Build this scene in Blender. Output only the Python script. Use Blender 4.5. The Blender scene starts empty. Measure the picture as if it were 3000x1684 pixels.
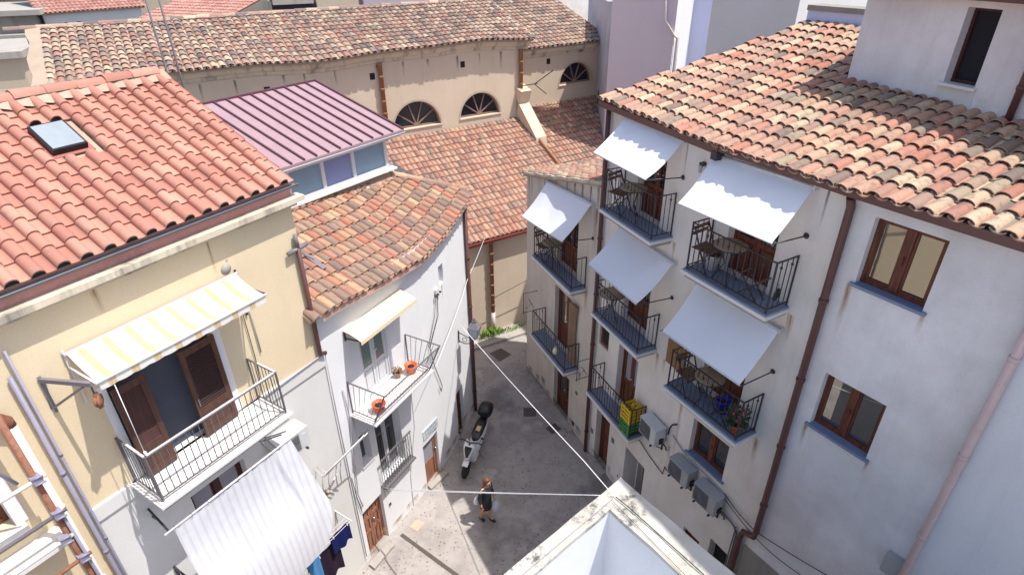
import bpy, math, random
from mathutils import Vector, Matrix
random.seed(11)
R = math.radians
C = bpy.context.scene.collection
sc = bpy.context.scene

# ------------------------------------------------------------------ camera
F_PX, TH, ROLL, CAM_H = 1740.0, R(30.3), R(-0.74), 13.5
fw = Vector((0, math.cos(TH), -math.sin(TH))); r0 = Vector((1, 0, 0)); u0 = r0.cross(fw)
rt = math.cos(ROLL)*r0 + math.sin(ROLL)*u0; up = math.cos(ROLL)*u0 - math.sin(ROLL)*r0
cd = bpy.data.cameras.new('camera'); cam = bpy.data.objects.new('camera', cd); C.objects.link(cam)
cd.sensor_width = 36; cd.lens = F_PX/3000*36; cd.clip_start = .05; cd.clip_end = 2000
cam.matrix_world = Matrix(((rt.x, up.x, -fw.x, 0), (rt.y, up.y, -fw.y, 0), (rt.z, up.z, -fw.z, CAM_H), (0, 0, 0, 1)))
sc.camera = cam

# ------------------------------------------------------------------ light
SUN = Vector((.98*math.cos(R(66)), -.19*math.cos(R(66)), math.sin(R(66)))).normalized()
sl = bpy.data.lights.new('sun', 'SUN'); sl.energy = 3.8; sl.angle = R(.5); sl.color = (1, .965, .91)
so = bpy.data.objects.new('sun', sl); C.objects.link(so); so.rotation_euler = SUN.to_track_quat('Z', 'Y').to_euler()
w = bpy.data.worlds.new('World'); sc.world = w; w.use_nodes = True
nt = w.node_tree; sky = nt.nodes.new('ShaderNodeTexSky'); sky.sky_type = 'NISHITA'; sky.sun_disc = False
sky.sun_elevation = R(66); sky.sun_rotation = math.atan2(.98, -.19); sky.dust_density = 2.5; sky.ozone_density = 1.0; sky.altitude = 0
nt.links.new(sky.outputs[0], nt.nodes['Background'].inputs[0]); nt.nodes['Background'].inputs[1].default_value = .145
vs = sc.view_settings; vs.view_transform = 'Standard'; vs.look = 'None'; vs.gamma = 1; vs.exposure = .55; vs.use_curve_mapping = False

# ------------------------------------------------------------------ materials
def lin(c):
    return tuple((x/255/12.92 if x/255 <= .04045 else ((x/255+.055)/1.055)**2.4) for x in c)
def base(name, col, rough=.7, metal=0., ior=None, spec=None):
    m = bpy.data.materials.new(name); m.use_nodes = True
    b = m.node_tree.nodes['Principled BSDF']
    b.inputs['Base Color'].default_value = (*col, 1); b.inputs['Roughness'].default_value = rough; b.inputs['Metallic'].default_value = metal
    if ior: b.inputs['IOR'].default_value = ior
    if spec is not None: b.inputs['Specular IOR Level'].default_value = spec
    return m, m.node_tree, b
def nd(t, k, **kw):
    n = t.nodes.new(k)
    for a, v in kw.items(): setattr(n, a, v)
    return n
def noise(t, scale, detail=4, rough=.6, vec=None):
    n = nd(t, 'ShaderNodeTexNoise'); n.inputs['Scale'].default_value = scale; n.inputs['Detail'].default_value = detail; n.inputs['Roughness'].default_value = rough
    if vec: t.links.new(vec, n.inputs['Vector'])
    return n.outputs['Fac']
def pos(t, sx=1, sy=1, sz=1):
    g = nd(t, 'ShaderNodeNewGeometry')
    if sx == sy == sz == 1: return g.outputs['Position']
    m = nd(t, 'ShaderNodeMapping'); m.inputs['Scale'].default_value = (sx, sy, sz); t.links.new(g.outputs['Position'], m.inputs['Vector'])
    return m.outputs['Vector']
def ramp(t, fac, stops, interp='LINEAR'):
    r = nd(t, 'ShaderNodeValToRGB'); r.color_ramp.interpolation = interp
    e = r.color_ramp.elements
    while len(e) < len(stops): e.new(.5)
    for x, (p, c) in zip(e, stops): x.position = p; x.color = (*c, 1) if len(c) == 3 else c
    t.links.new(fac, r.inputs[0]); return r.outputs[0]
def mix(t, fac, a, b, mode='MIX'):
    m = nd(t, 'ShaderNodeMix', data_type='RGBA', blend_type=mode)
    for s, v in ((0, fac), (6, a), (7, b)):
        if isinstance(v, bpy.types.NodeSocket): t.links.new(v, m.inputs[s])
        else: m.inputs[s].default_value = v if s == 0 else (*v, 1)
    return m.outputs[2]
def bump(t, b, h, strength=.3, dist=.01):
    n = nd(t, 'ShaderNodeBump'); n.inputs['Strength'].default_value = strength; n.inputs['Distance'].default_value = dist
    t.links.new(h, n.inputs['Height']); t.links.new(n.outputs[0], b.inputs['Normal'])
bw = lambda v: (v, v, v)
def plaster(name, col, dirt=(.3, .27, .24), amount=.35, streak=.4, warm=(.62, .5, .36), patch=.25, bumpd=.006):
    """painted lime plaster: slow tonal drift, vertical run-off streaks, fine grain"""
    m, t, b = base(name, col, .88, spec=.2)
    P = pos(t)
    drift = ramp(t, noise(t, .7, 5, .6, P), [(.38, bw(0)), (.68, bw(1))])
    run = ramp(t, noise(t, 1, 5, .65, pos(t, 2.6, 2.6, .28)), [(.5, bw(0)), (.78, bw(1))])
    fine = noise(t, 34, 3, .6, P)
    c = mix(t, .12, col, warm)
    mm = nd(t, 'ShaderNodeMath', operation='MULTIPLY'); t.links.new(drift, mm.inputs[0]); mm.inputs[1].default_value = patch
    c = mix(t, mm.outputs[0], col, warm)
    m2 = nd(t, 'ShaderNodeMath', operation='MULTIPLY'); t.links.new(run, m2.inputs[0]); m2.inputs[1].default_value = streak*amount
    c = mix(t, m2.outputs[0], c, dirt)
    sp = ramp(t, noise(t, 5, 8, .75, P), [(.66, bw(0)), (.76, bw(1))])
    m3 = nd(t, 'ShaderNodeMath', operation='MULTIPLY'); t.links.new(sp, m3.inputs[0]); m3.inputs[1].default_value = amount*.6
    c = mix(t, m3.outputs[0], c, dirt)
    c = mix(t, .10, c, ramp(t, fine, [(.3, bw(.35)), (.7, bw(1))]), 'MULTIPLY')
    t.links.new(c, b.inputs['Base Color'])
    ad = nd(t, 'ShaderNodeMath', operation='ADD'); t.links.new(noise(t, 4, 6, .6, P), ad.inputs[0]); t.links.new(fine, ad.inputs[1])
    bump(t, b, ad.outputs[0], .35, bumpd)
    return m
def tiles(name, stops, lichen=(.42, .36, .2), grey=(.2, .18, .17), lich=.35, gr=.4, rough=.85, sat=.72, val=.78):
    val *= .9
    """fired clay, one colour per tile, with weathering and lichen"""
    m, t, b = base(name, stops[0][1], rough, spec=.25)
    g = nd(t, 'ShaderNodeNewGeometry'); P = g.outputs['Position']
    c = ramp(t, g.outputs['Random Per Island'], stops)
    hv = nd(t, 'ShaderNodeMath', operation='MULTIPLY_ADD'); t.links.new(g.outputs['Random Per Island'], hv.inputs[0]); hv.inputs[1].default_value = 37.3; hv.inputs[2].default_value = 0
    fr = nd(t, 'ShaderNodeMath', operation='FRACT'); t.links.new(hv.outputs[0], fr.inputs[0])
    c = mix(t, .5, c, ramp(t, fr.outputs[0], [(0, bw(.62)), (1, bw(1.))]), 'MULTIPLY')
    n1 = ramp(t, noise(t, 9, 6, .7, P), [(.5, bw(0)), (.68, bw(1))])
    a = nd(t, 'ShaderNodeMath', operation='MULTIPLY'); t.links.new(n1, a.inputs[0]); a.inputs[1].default_value = gr
    c = mix(t, a.outputs[0], c, grey)
    n2 = ramp(t, noise(t, 16, 5, .7, pos(t, 1, 1, 1.1)), [(.62, bw(0)), (.7, bw(1))])
    a2 = nd(t, 'ShaderNodeMath', operation='MULTIPLY'); t.links.new(n2, a2.inputs[0]); a2.inputs[1].default_value = lich
    c = mix(t, a2.outputs[0], c, lichen)
    hs = nd(t, 'ShaderNodeHueSaturation'); hs.inputs['Saturation'].default_value = sat; hs.inputs['Value'].default_value = val; t.links.new(c, hs.inputs['Color'])
    t.links.new(hs.outputs[0], b.inputs['Base Color'])
    bump(t, b, noise(t, 45, 4, .7, P), .45, .006)
    return m
def wood(name, col, dark, rough=.55):
    m, t, b = base(name, col, rough, spec=.35)
    n = noise(t, 1, 6, .65, pos(t, 30, 30, 2.2))
    c = mix(t, ramp(t, n, [(.35, bw(0)), (.7, bw(1))]), col, dark)
    t.links.new(c, b.inputs['Base Color']); bump(t, b, n, .3, .003); return m
def metal(name, col, rough=.5, rust=0., metalv=.0):
    m, t, b = base(name, col, rough, metalv)
    n = noise(t, 14, 6, .7, pos(t))
    c = mix(t, ramp(t, n, [(.55-.2*rust, bw(0)), (.72, bw(rust))]), col, lin((120, 70, 45)))
    c = mix(t, .25, c, ramp(t, noise(t, 3, 3, .6, pos(t)), [(.3, bw(.6)), (.7, bw(1))]), 'MULTIPLY')
    t.links.new(c, b.inputs['Base Color']); return m
def plain(name, col, rough=.6, amt=.2, scale=9, metalv=0.):
    m, t, b = base(name, col, rough, metalv)
    c = mix(t, amt, col, ramp(t, noise(t, scale, 5, .65, pos(t)), [(.3, bw(.45)), (.7, bw(1.))]), 'MULTIPLY')
    t.links.new(c, b.inputs['Base Color']); return m
def glass(name, col, rough=.04, ior=2.1):
    m, t, b = base(name, col, rough, ior=ior)
    bump(t, b, noise(t, 2.2, 2, .5, pos(t)), .05, .01); return m
def fabric(name, col, trans=.3, amt=.12):
    m, t, b = base(name, col, .9, spec=.1)
    c = mix(t, amt, col, ramp(t, noise(t, 2.5, 5, .6, pos(t)), [(.3, bw(.6)), (.7, bw(1.))]), 'MULTIPLY')
    t.links.new(c, b.inputs['Base Color'])
    tr = nd(t, 'ShaderNodeBsdfTranslucent'); t.links.new(c, tr.inputs[0]); mx = nd(t, 'ShaderNodeMixShader'); mx.inputs[0].default_value = trans
    t.links.new(b.outputs[0], mx.inputs[1]); t.links.new(tr.outputs[0], mx.inputs[2]); t.links.new(mx.outputs[0], t.nodes['Material Output'].inputs[0])
    bump(t, b, noise(t, 5, 4, .6, pos(t)), .2, .015); return m
def stripes(name, axis, stops, period, trans=.25, offs=0.):
    """striped cloth: stripes run across the object's own axis"""
    m, t, b = base(name, (.8, .8, .8), .9, spec=.1)
    tc = nd(t, 'ShaderNodeTexCoord'); sx = nd(t, 'ShaderNodeSeparateXYZ'); t.links.new(tc.outputs['Object'], sx.inputs[0])
    a = nd(t, 'ShaderNodeMath', operation='MULTIPLY_ADD'); t.links.new(sx.outputs[axis], a.inputs[0]); a.inputs[1].default_value = 1/period; a.inputs[2].default_value = offs+40
    f = nd(t, 'ShaderNodeMath', operation='FRACT'); t.links.new(a.outputs[0], f.inputs[0])
    c = ramp(t, f.outputs[0], stops, 'LINEAR')
    c = mix(t, .22, c, ramp(t, noise(t, 4, 6, .7, pos(t)), [(.3, bw(.55)), (.65, bw(1.))]), 'MULTIPLY')
    t.links.new(c, b.inputs['Base Color'])
    tr = nd(t, 'ShaderNodeBsdfTranslucent'); t.links.new(c, tr.inputs[0]); mx = nd(t, 'ShaderNodeMixShader'); mx.inputs[0].default_value = trans
    t.links.new(b.outputs[0], mx.inputs[1]); t.links.new(tr.outputs[0], mx.inputs[2]); t.links.new(mx.outputs[0], t.nodes['Material Output'].inputs[0])
    return m

M = {}
M['white'] = plaster('white_plaster', (.80, .80, .82), (.50, .47, .43), .22, .35, (.66, .64, .6), .25)
M['offwhite'] = plaster('offwhite_plaster', (.70, .69, .68), (.45, .42, .38), .25, .35, (.6, .56, .5), .3)
M['cream'] = plaster('cream_plaster', (.82, .78, .74), (.36, .29, .23), .4, .55, (.63, .56, .48), .6)
M['greywash'] = plaster('greywash_plaster', (.82, .80, .81), (.36, .31, .28), .4, .5, (.58, .54, .53), .75)
M['corner'] = plaster('corner_plaster', (.66, .61, .55), (.27, .22, .18), .5, .9, (.5, .42, .33), .5)
M['yellow'] = plaster('yellow_plaster', (.73, .61, .42), (.46, .37, .25), .25, .4, (.68, .53, .34), .45)
M['ochre'] = plaster('ochre_plaster', (.68, .56, .43), (.42, .34, .25), .35, .6, (.58, .46, .34), .5)
M['mauve'] = plaster('mauve_plaster', (.76, .65, .68), (.5, .43, .45), .2, .4, (.68, .59, .63), .35)
M['dirty'] = plaster('dirty_plaster', (.60, .56, .6), (.26, .26, .3), .55, .8, (.38, .35, .36), .5)
M['blue'] = plaster('blue_plaster', (.68, .71, .93), (.5, .52, .66), .2, .5, (.6, .62, .82), .4)
M['cornice'] = plaster('cornice_plaster', (.66, .58, .45), (.14, .13, .12), 1.1, 1.0, (.5, .42, .32), .5)  # dark streaks: ledge dirt, plus tile-end shadows painted on the church cornice
M['parapet'] = plaster('parapet_plaster', (.60, .58, .52), (.13, .12, .11), 1.3, .9, (.5, .42, .32), .5)
def mould_mat():
    m, t, b = base('mouldy_coping', (.6, .58, .52), .9, spec=.2); P = pos(t)
    c = ramp(t, noise(t, 1.1, 5, .6, P), [(.35, (.60, .58, .53)), (.6, (.50, .47, .41)), (.75, (.46, .38, .28))])
    d = nd(t, 'ShaderNodeMath', operation='MULTIPLY'); t.links.new(ramp(t, noise(t, 1.3, 3, .5, P), [(.5, bw(0)), (.6, bw(1))]), d.inputs[0]); t.links.new(ramp(t, noise(t, 8, 9, .85, P), [(.46, bw(0)), (.58, bw(1))]), d.inputs[1])
    c = mix(t, d.outputs[0], c, (.12, .115, .11)); t.links.new(c, b.inputs['Base Color']); bump(t, b, noise(t, 18, 7, .7, P), .6, .012); return m
M['mould'] = mould_mat()
M['courtyard'] = plaster('courtyard_plaster', (.74, .75, .78), (.4, .4, .42), .35, .6, (.62, .62, .66), .3)
M['mortar'] = plaster('mortar', (.44, .35, .27), (.2, .17, .14), .6, .3, (.34, .25, .18), .5)
M['stone'] = plaster('rough_stone', (.33, .31, .28), (.1, .09, .09), .9, .6, (.22, .2, .18), .7, .03)
M['concrete'] = plaster('old_concrete', (.40, .37, .34), (.16, .15, .14), .7, .7, (.4, .36, .3), .5)
def S(*cs):
    n = len(cs); return [(i/(n-1), lin(c)) for i, c in enumerate(cs)]
M['t_terrace'] = tiles('terrace_tiles', S((228, 200, 160), (208, 140, 108), (222, 178, 138), (138, 118, 110), (232, 206, 162), (200, 116, 82), (216, 164, 132), (186, 146, 124), (206, 128, 96)), lin((190, 150, 70)), lin((112, 102, 98)), .45, .62, sat=.82, val=.83)
M['t_church'] = tiles('church_tiles', S((212, 176, 140), (186, 136, 112), (150, 128, 120), (216, 184, 146), (200, 148, 116), (128, 112, 108), (222, 196, 158), (188, 116, 92), (178, 146, 124)), lin((190, 150, 90)), lin((126, 110, 102)), .2, .35, sat=.76, val=.82)
M['t_aisle'] = tiles('aisle_tiles', S((214, 150, 112), (196, 126, 94), (206, 160, 126), (160, 126, 110), (220, 172, 134), (190, 112, 82), (150, 120, 108), (210, 142, 104)), lin((190, 150, 90)), lin((130, 112, 104)), .15, .35, sat=.8, val=.82)
M['t_mixed'] = tiles('mixed_tiles', S((208, 128, 88), (150, 128, 116), (214, 160, 118), (140, 118, 108), (216, 176, 132), (202, 112, 74), (170, 138, 120), (196, 140, 106)), lin((186, 160, 90)), lin((118, 106, 98)), .25, .42, sat=.84, val=.82)
M['t_red'] = tiles('red_tiles', S((216, 130, 98), (204, 118, 90), (220, 140, 106), (208, 122, 92), (224, 152, 120)), lin((206, 186, 160)), lin((160, 128, 114)), .42, .5, sat=.8, val=.82)
M['t_far'] = tiles('far_tiles', S((214, 126, 100), (198, 112, 90), (220, 146, 118), (206, 120, 96)), lin((200, 160, 130)), lin((180, 120, 100)), .1, .2)
M['terracotta'] = plain('terracotta', lin((206, 110, 66)), .8, .3)
M['wood'] = wood('brown_wood', lin((120, 68, 48)), lin((70, 36, 28)))
M['wood_d'] = wood('dark_wood', lin((86, 46, 38)), lin((50, 28, 24)))
M['shutter'] = wood('shutter_wood', lin((94, 64, 52)), lin((66, 44, 37)))
M['door_l'] = wood('door_wood', lin((160, 112, 88)), lin((122, 80, 62)), .6)
M['iron'] = metal('dark_iron', lin((52, 50, 58)), .5, .15)
M['rail_l'] = metal('grey_rail', lin((104, 100, 104)), .5, .2)
M['rail_w'] = metal('pale_rail', lin((214, 210, 210)), .5, .1)
M['gutter'] = metal('brown_gutter', lin((96, 62, 58)), .45, .1)
M['gutter_g'] = metal('grey_gutter', lin((120, 116, 122)), .45, .2)
M['pinkpipe'] = metal('pink_pipe', lin((206, 182, 180)), .5, .12)
M['whitepipe'] = metal('white_pipe', lin((226, 216, 210)), .45, .25)
M['bluepipe'] = metal('steel_pipe', lin((140, 138, 156)), .4, .15)
M['rust'] = metal('rusty_tube', lin((150, 104, 84)), .75, .9)
M['ochrepipe'] = plain('clay_pipe', lin((158, 114, 84)), .85, .5)
M['redmetal'] = metal('red_gutter', lin((190, 96, 84)), .5, .1)
M['maroon'] = metal('maroon_sheet', lin((162, 134, 140)), .6, .03)
M['maroon_d'] = metal('maroon_seam', lin((96, 62, 72)), .45, .05)
M['alu'] = metal('white_aluminium', lin((206, 206, 210)), .4, .03)
M['frost'] = plain('frosted_glass', lin((128, 152, 172)), .25, .15, 1.5)
M['frost2'] = plain('frosted_glass_violet', lin((132, 140, 180)), .25, .2, 2)
M['glass'] = glass('window_glass', lin((34, 38, 44)))
M['darkglass'] = glass('dark_window_glass', lin((30, 34, 42)), .12, 1.45)
M['glassr'] = glass('mirror_glass', lin((44, 42, 42)), .02, 3.2)
M['glassg'] = glass('green_glass', lin((112, 128, 120)), .15, 1.6)
M['curtain'] = plain('net_curtain', lin((150, 150, 160)), .9, .3)
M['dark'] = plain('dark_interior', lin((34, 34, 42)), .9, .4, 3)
M['darkb'] = plain('dim_interior', lin((74, 78, 92)), .9, .3, 3)
M['marble'] = plain('pale_marble', lin((224, 222, 220)), .5, .12)
M['slab'] = plain('slate_floor', lin((132, 140, 160)), .55, .2)
M['sill'] = plain('slate_sill', lin((120, 132, 160)), .5, .15)
M['awning'] = fabric('awning_canvas', lin((242, 243, 248)), .12, .05)
M['striped'] = stripes('striped_canvas', 0, [(0, lin((238, 236, 230))), (.52, lin((238, 236, 230))), (.56, lin((222, 206, 176))), (.62, lin((224, 202, 162))), (.68, lin((216, 186, 140))), (.74, lin((228, 210, 174))), (.8, lin((216, 188, 144))), (.86, lin((224, 206, 174))), (.92, lin((238, 236, 230))), (1, lin((238, 236, 230)))], .30, .25, .2)
M['sheet'] = stripes('curtain_cloth', 0, [(0, lin((244, 244, 248))), (.4, lin((246, 246, 250))), (.5, lin((234, 234, 243))), (.8, lin((232, 232, 241))), (.9, lin((248, 248, 252))), (1, lin((244, 244, 248)))], .12, .3)
M['canopy'] = plain('fibreglass_canopy', lin((236, 218, 182)), .6, .15, 5)
M['acwhite'] = plain('ac_casing', lin((206, 206, 206)), .5, .12)
M['acgrille'] = plain('ac_grille', lin((112, 114, 118)), .6, .2)
M['acgrey'] = plain('ac_casing_grey', lin((166, 168, 168)), .5, .12)
M['black'] = plain('black_plastic', lin((26, 26, 30)), .4, .2)
M['rubber'] = plain('rubber', lin((38, 36, 36)), .9, .2)
M['scooter'] = plain('scooter_paint', lin((224, 224, 226)), .25, .06)
M['chrome'] = plain('steel', lin((190, 190, 195)), .25, .1, 9, .9)
M['steel_d'] = metal('drain_iron', lin((96, 88, 86)), .7, .4)
M['yplastic'] = plain('yellow_plastic', lin((226, 186, 30)), .45, .2)
M['gplastic'] = plain('green_plastic', lin((70, 140, 70)), .45, .25)
M['bplastic'] = plain('blue_plastic', lin((30, 50, 170)), .45, .15)
M['orange'] = plain('orange_plastic', lin((226, 96, 48)), .5, .15)
M['wplastic'] = plain('white_plastic', lin((232, 232, 236)), .5, .06)
M['skin'] = plain('skin', lin((196, 140, 104)), .6, .1)
M['hair'] = plain('auburn_hair', lin((112, 72, 48)), .6, .4, 60)
M['jacket'] = plain('dark_jacket', lin((38, 44, 46)), .8, .25, 20)
M['skirt'] = plain('dark_skirt', lin((40, 42, 46)), .85, .2, 20)
M['bagcloth'] = fabric('white_bag', lin((222, 224, 236)), .3)
M['navy'] = fabric('navy_cloth', lin((28, 36, 92)), .05, .3)
M['jeans'] = fabric('blue_denim', lin((90, 146, 200)), .05, .35)
M['plum'] = fabric('plum_cloth', lin((48, 36, 52)), .05, .3)
M['strawcloth'] = fabric('striped_drape', lin((176, 146, 120)), .15, .5)
M['leaf'] = plain('weed_leaf', lin((110, 150, 50)), .6, .5, 30)
M['leaf2'] = plain('dark_leaf', lin((60, 86, 44)), .6, .5, 30)
M['petal'] = plain('pink_petal', lin((190, 70, 110)), .7, .3, 40)
M['cable_w'] = plain('white_cable', lin((235, 235, 240)), .6, .05)
M['cable_d'] = plain('dark_cable', lin((66, 62, 66)), .7, .2)
M['cable_g'] = plain('grey_cable', lin((170, 168, 170)), .7, .2)
M['sign'] = plain('sign_tile', lin((206, 212, 214)), .4, .15, 14)
M['signink'] = plain('sign_ink', lin((120, 136, 150)), .6, .2)
M['bamboo'] = plain('reed_mat', lin((150, 112, 74)), .9, .5, 40)
M['tan'] = plaster('tan_plaster', (.5, .42, .32), (.26, .22, .18), .4, .5)
M['woodslat'] = wood('chair_wood', lin((134, 100, 72)), lin((92, 64, 46)))
M['mosaic'] = plain('mosaic_top', lin((176, 150, 120)), .5, .7, 28)

def street_mat():
    m, t, b = base('street_concrete', (.3, .28, .26), .9, spec=.2)
    P = pos(t)
    big = noise(t, .55, 6, .62, P)
    c = ramp(t, big, [(.34, lin((134, 127, 125))), (.48, lin((172, 165, 160))), (.6, lin((154, 146, 141))), (.72, lin((194, 187, 181)))])
    mid = ramp(t, noise(t, 3.2, 7, .7, P), [(.4, bw(.0)), (.75, bw(1))])
    c = mix(t, .35, c, ramp(t, noise(t, 3.2, 7, .72, P), [(.3, bw(.5)), (.68, bw(1))]), 'MULTIPLY')
    # pebbles set in the concrete
    v = nd(t, 'ShaderNodeTexVoronoi'); v.inputs['Scale'].default_value = 11; v.inputs['Randomness'].default_value = 1; t.links.new(P, v.inputs['Vector'])
    dist = ramp(t, v.outputs['Distance'], [(.16, bw(1)), (.3, bw(0))])
    sep = nd(t, 'ShaderNodeSeparateColor'); t.links.new(v.outputs['Color'], sep.inputs[0])
    pick = ramp(t, sep.outputs[0], [(.36, bw(0)), (.44, bw(1))])
    pk = nd(t, 'ShaderNodeMath', operation='MULTIPLY'); t.links.new(dist, pk.inputs[0]); t.links.new(pick, pk.inputs[1])
    zone = ramp(t, noise(t, .8, 3, .5, pos(t, 1, 1, 1.3)), [(.36, bw(.25)), (.6, bw(1))])
    pz = nd(t, 'ShaderNodeMath', operation='MULTIPLY'); t.links.new(pk.outputs[0], pz.inputs[0]); t.links.new(zone, pz.inputs[1])
    pc = ramp(t, sep.outputs[1], [(0, lin((92, 84, 84))), (.5, lin((120, 104, 96))), (.75, lin((150, 110, 96))), (1, lin((84, 80, 84)))])
    c = mix(t, pz.outputs[0], c, pc)
    t.links.new(c, b.inputs['Base Color'])
    a = nd(t, 'ShaderNodeMath', operation='ADD'); t.links.new(noise(t, 22, 5, .7, P), a.inputs[0]); t.links.new(pz.outputs[0], a.inputs[1])
    bump(t, b, a.outputs[0], .5, .012)
    return m
M['street'] = street_mat()

# ------------------------------------------------------------------ mesh builder
class MB:
    def __init__(s): s.v = []; s.f = []; s.m = []; s.sm = []
    def quad(s, *p, mi=0, smooth=False):
        n = len(s.v); s.v += [Vector(x) for x in p]; s.f.append(tuple(range(n, n+len(p)))); s.m.append(mi); s.sm.append(smooth)
    def grid(s, rows, mi=0, smooth=True, closed=False):
        n = len(s.v); w = len(rows[0])
        for r in rows: s.v += [Vector(x) for x in r]
        for i in range(len(rows)-1):
            for j in range(w-1 if not closed else w):
                k = (j+1) % w
                s.f.append((n+i*w+j, n+i*w+k, n+(i+1)*w+k, n+(i+1)*w+j)); s.m.append(mi); s.sm.append(smooth)
        return n
    def fan(s, idx, mi=0):
        s.f.append(tuple(idx)); s.m.append(mi); s.sm.append(False)
    def hexa(s, p, mi=0):
        """8 points: bottom 4 then top 4"""
        n = len(s.v); s.v += [Vector(x) for x in p]
        for f in ((0, 3, 2, 1), (4, 5, 6, 7), (0, 1, 5, 4), (1, 2, 6, 5), (2, 3, 7, 6), (3, 0, 4, 7)):
            s.f.append(tuple(n+i for i in f)); s.m.append(mi); s.sm.append(False)
    def box(s, c, d, mi=0, X=None, Y=None, Z=None):
        c = Vector(c); X = (X or Vector((1, 0, 0)))*d[0]/2; Y = (Y or Vector((0, 1, 0)))*d[1]/2; Z = (Z or Vector((0, 0, 1)))*d[2]/2
        s.hexa([c-X-Y-Z, c+X-Y-Z, c+X+Y-Z, c-X+Y-Z, c-X-Y+Z, c+X-Y+Z, c+X+Y+Z, c-X+Y+Z], mi)
    def tube(s, pts, r, n=6, mi=0, caps=True, smooth=True):
        pts = [Vector(p) for p in pts]; rows = []; ax = None
        for i, p in enumerate(pts):
            d = (pts[min(i+1, len(pts)-1)]-pts[max(i-1, 0)]).normalized()
            if ax is None: ax = d.orthogonal().normalized()
            ax = (ax-d*ax.dot(d)).normalized(); b = d.cross(ax)
            rr = r[i] if isinstance(r, (list, tuple)) else r
            rows.append([p+rr*(math.cos(2*math.pi*k/n)*ax+math.sin(2*math.pi*k/n)*b) for k in range(n)])
        k = s.grid(rows, mi, smooth, True)
        if caps:
            s.fan([k+j for j in range(n)][::-1], mi); e = k+(len(rows)-1)*n; s.fan([e+j for j in range(n)], mi)
    def bar(s, a, b, w, h=None, mi=0, upv=Vector((0, 0, 1))):
        a = Vector(a); b = Vector(b); d = b-a
        if d.length < 1e-6: return
        X = d.normalized(); Y = upv.cross(X)
        if Y.length < 1e-3: Y = Vector((0, 1, 0)).cross(X)
        if Y.length < 1e-3: Y = Vector((1, 0, 0))
        Y.normalize(); Z = X.cross(Y); s.box((a+b)/2, (d.length, w, h or w), mi, X, Y, Z)
    def lathe(s, prof, c, n=16, mi=0, ax=None, smooth=True):
        c = Vector(c); Z = Vector(ax).normalized() if ax else Vector((0, 0, 1)); X = Z.orthogonal().normalized(); Y = Z.cross(X)
        rows = [[c+Z*h+X*r*math.cos(2*math.pi*k/n)+Y*r*math.sin(2*math.pi*k/n) for k in range(n)] for r, h in prof]
        k = s.grid(rows, mi, smooth, True)
        s.fan([k+j for j in range(n)][::-1], mi); e = k+(len(rows)-1)*n; s.fan([e+j for j in range(n)], mi)
    def ball(s, c, r, n=12, mi=0, sq=(1, 1, 1)):
        c = Vector(c); m = max(4, n//2); rows = []
        for i in range(m+1):
            a = math.pi*i/m; q = max(math.sin(a), .02)
            rows.append([c+Vector((r*sq[0]*q*math.cos(2*math.pi*k/n), r*sq[1]*q*math.sin(2*math.pi*k/n), -r*sq[2]*math.cos(a))) for k in range(n)])
        s.grid(rows, mi, True, True)
    def build(s, name, mats, parent=None, world=True, label=None):
        if not isinstance(mats, (list, tuple)): mats = [mats]
        if parent is not None and world:
            q = parent
            while q.parent: q = q.parent
            inv = q.matrix_basis.inverted(); vv = [inv @ x for x in s.v]
        else: vv = s.v
        me = bpy.data.meshes.new(name); me.from_pydata([tuple(x) for x in vv], [], s.f)
        for x in mats: me.materials.append(x)
        me.polygons.foreach_set('material_index', s.m); me.polygons.foreach_set('use_smooth', s.sm); me.update()
        o = bpy.data.objects.new(name, me); C.objects.link(o)
        if parent is not None: o.parent = parent
        if label: o['label'] = label
        return o
def tag(o, label=None, cat=None, group=None, kind=None):
    if label: o['label'] = label
    if cat: o['category'] = cat
    if group: o['group'] = group
    if kind: o['kind'] = kind
    return o
def thing(name, label, cat, loc, rz=0., group=None):
    o = bpy.data.objects.new(name, None); C.objects.link(o); o.empty_display_size = .2
    o.matrix_basis = Matrix.Translation(Vector(loc)) @ Matrix.Rotation(rz, 4, 'Z')
    return tag(o, label, cat, group)
def copy_thing(o, label, loc, rz=0., group=None):
    c = o.copy(); C.objects.link(c); c.matrix_basis = Matrix.Translation(Vector(loc)) @ Matrix.Rotation(rz, 4, 'Z'); c['label'] = label
    if group: c['group'] = group
    def rec(a, b):
        for ch in list(a.children):
            d = ch.copy(); C.objects.link(d); d.parent = b; rec(ch, d)
    rec(o, c); return c

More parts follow.
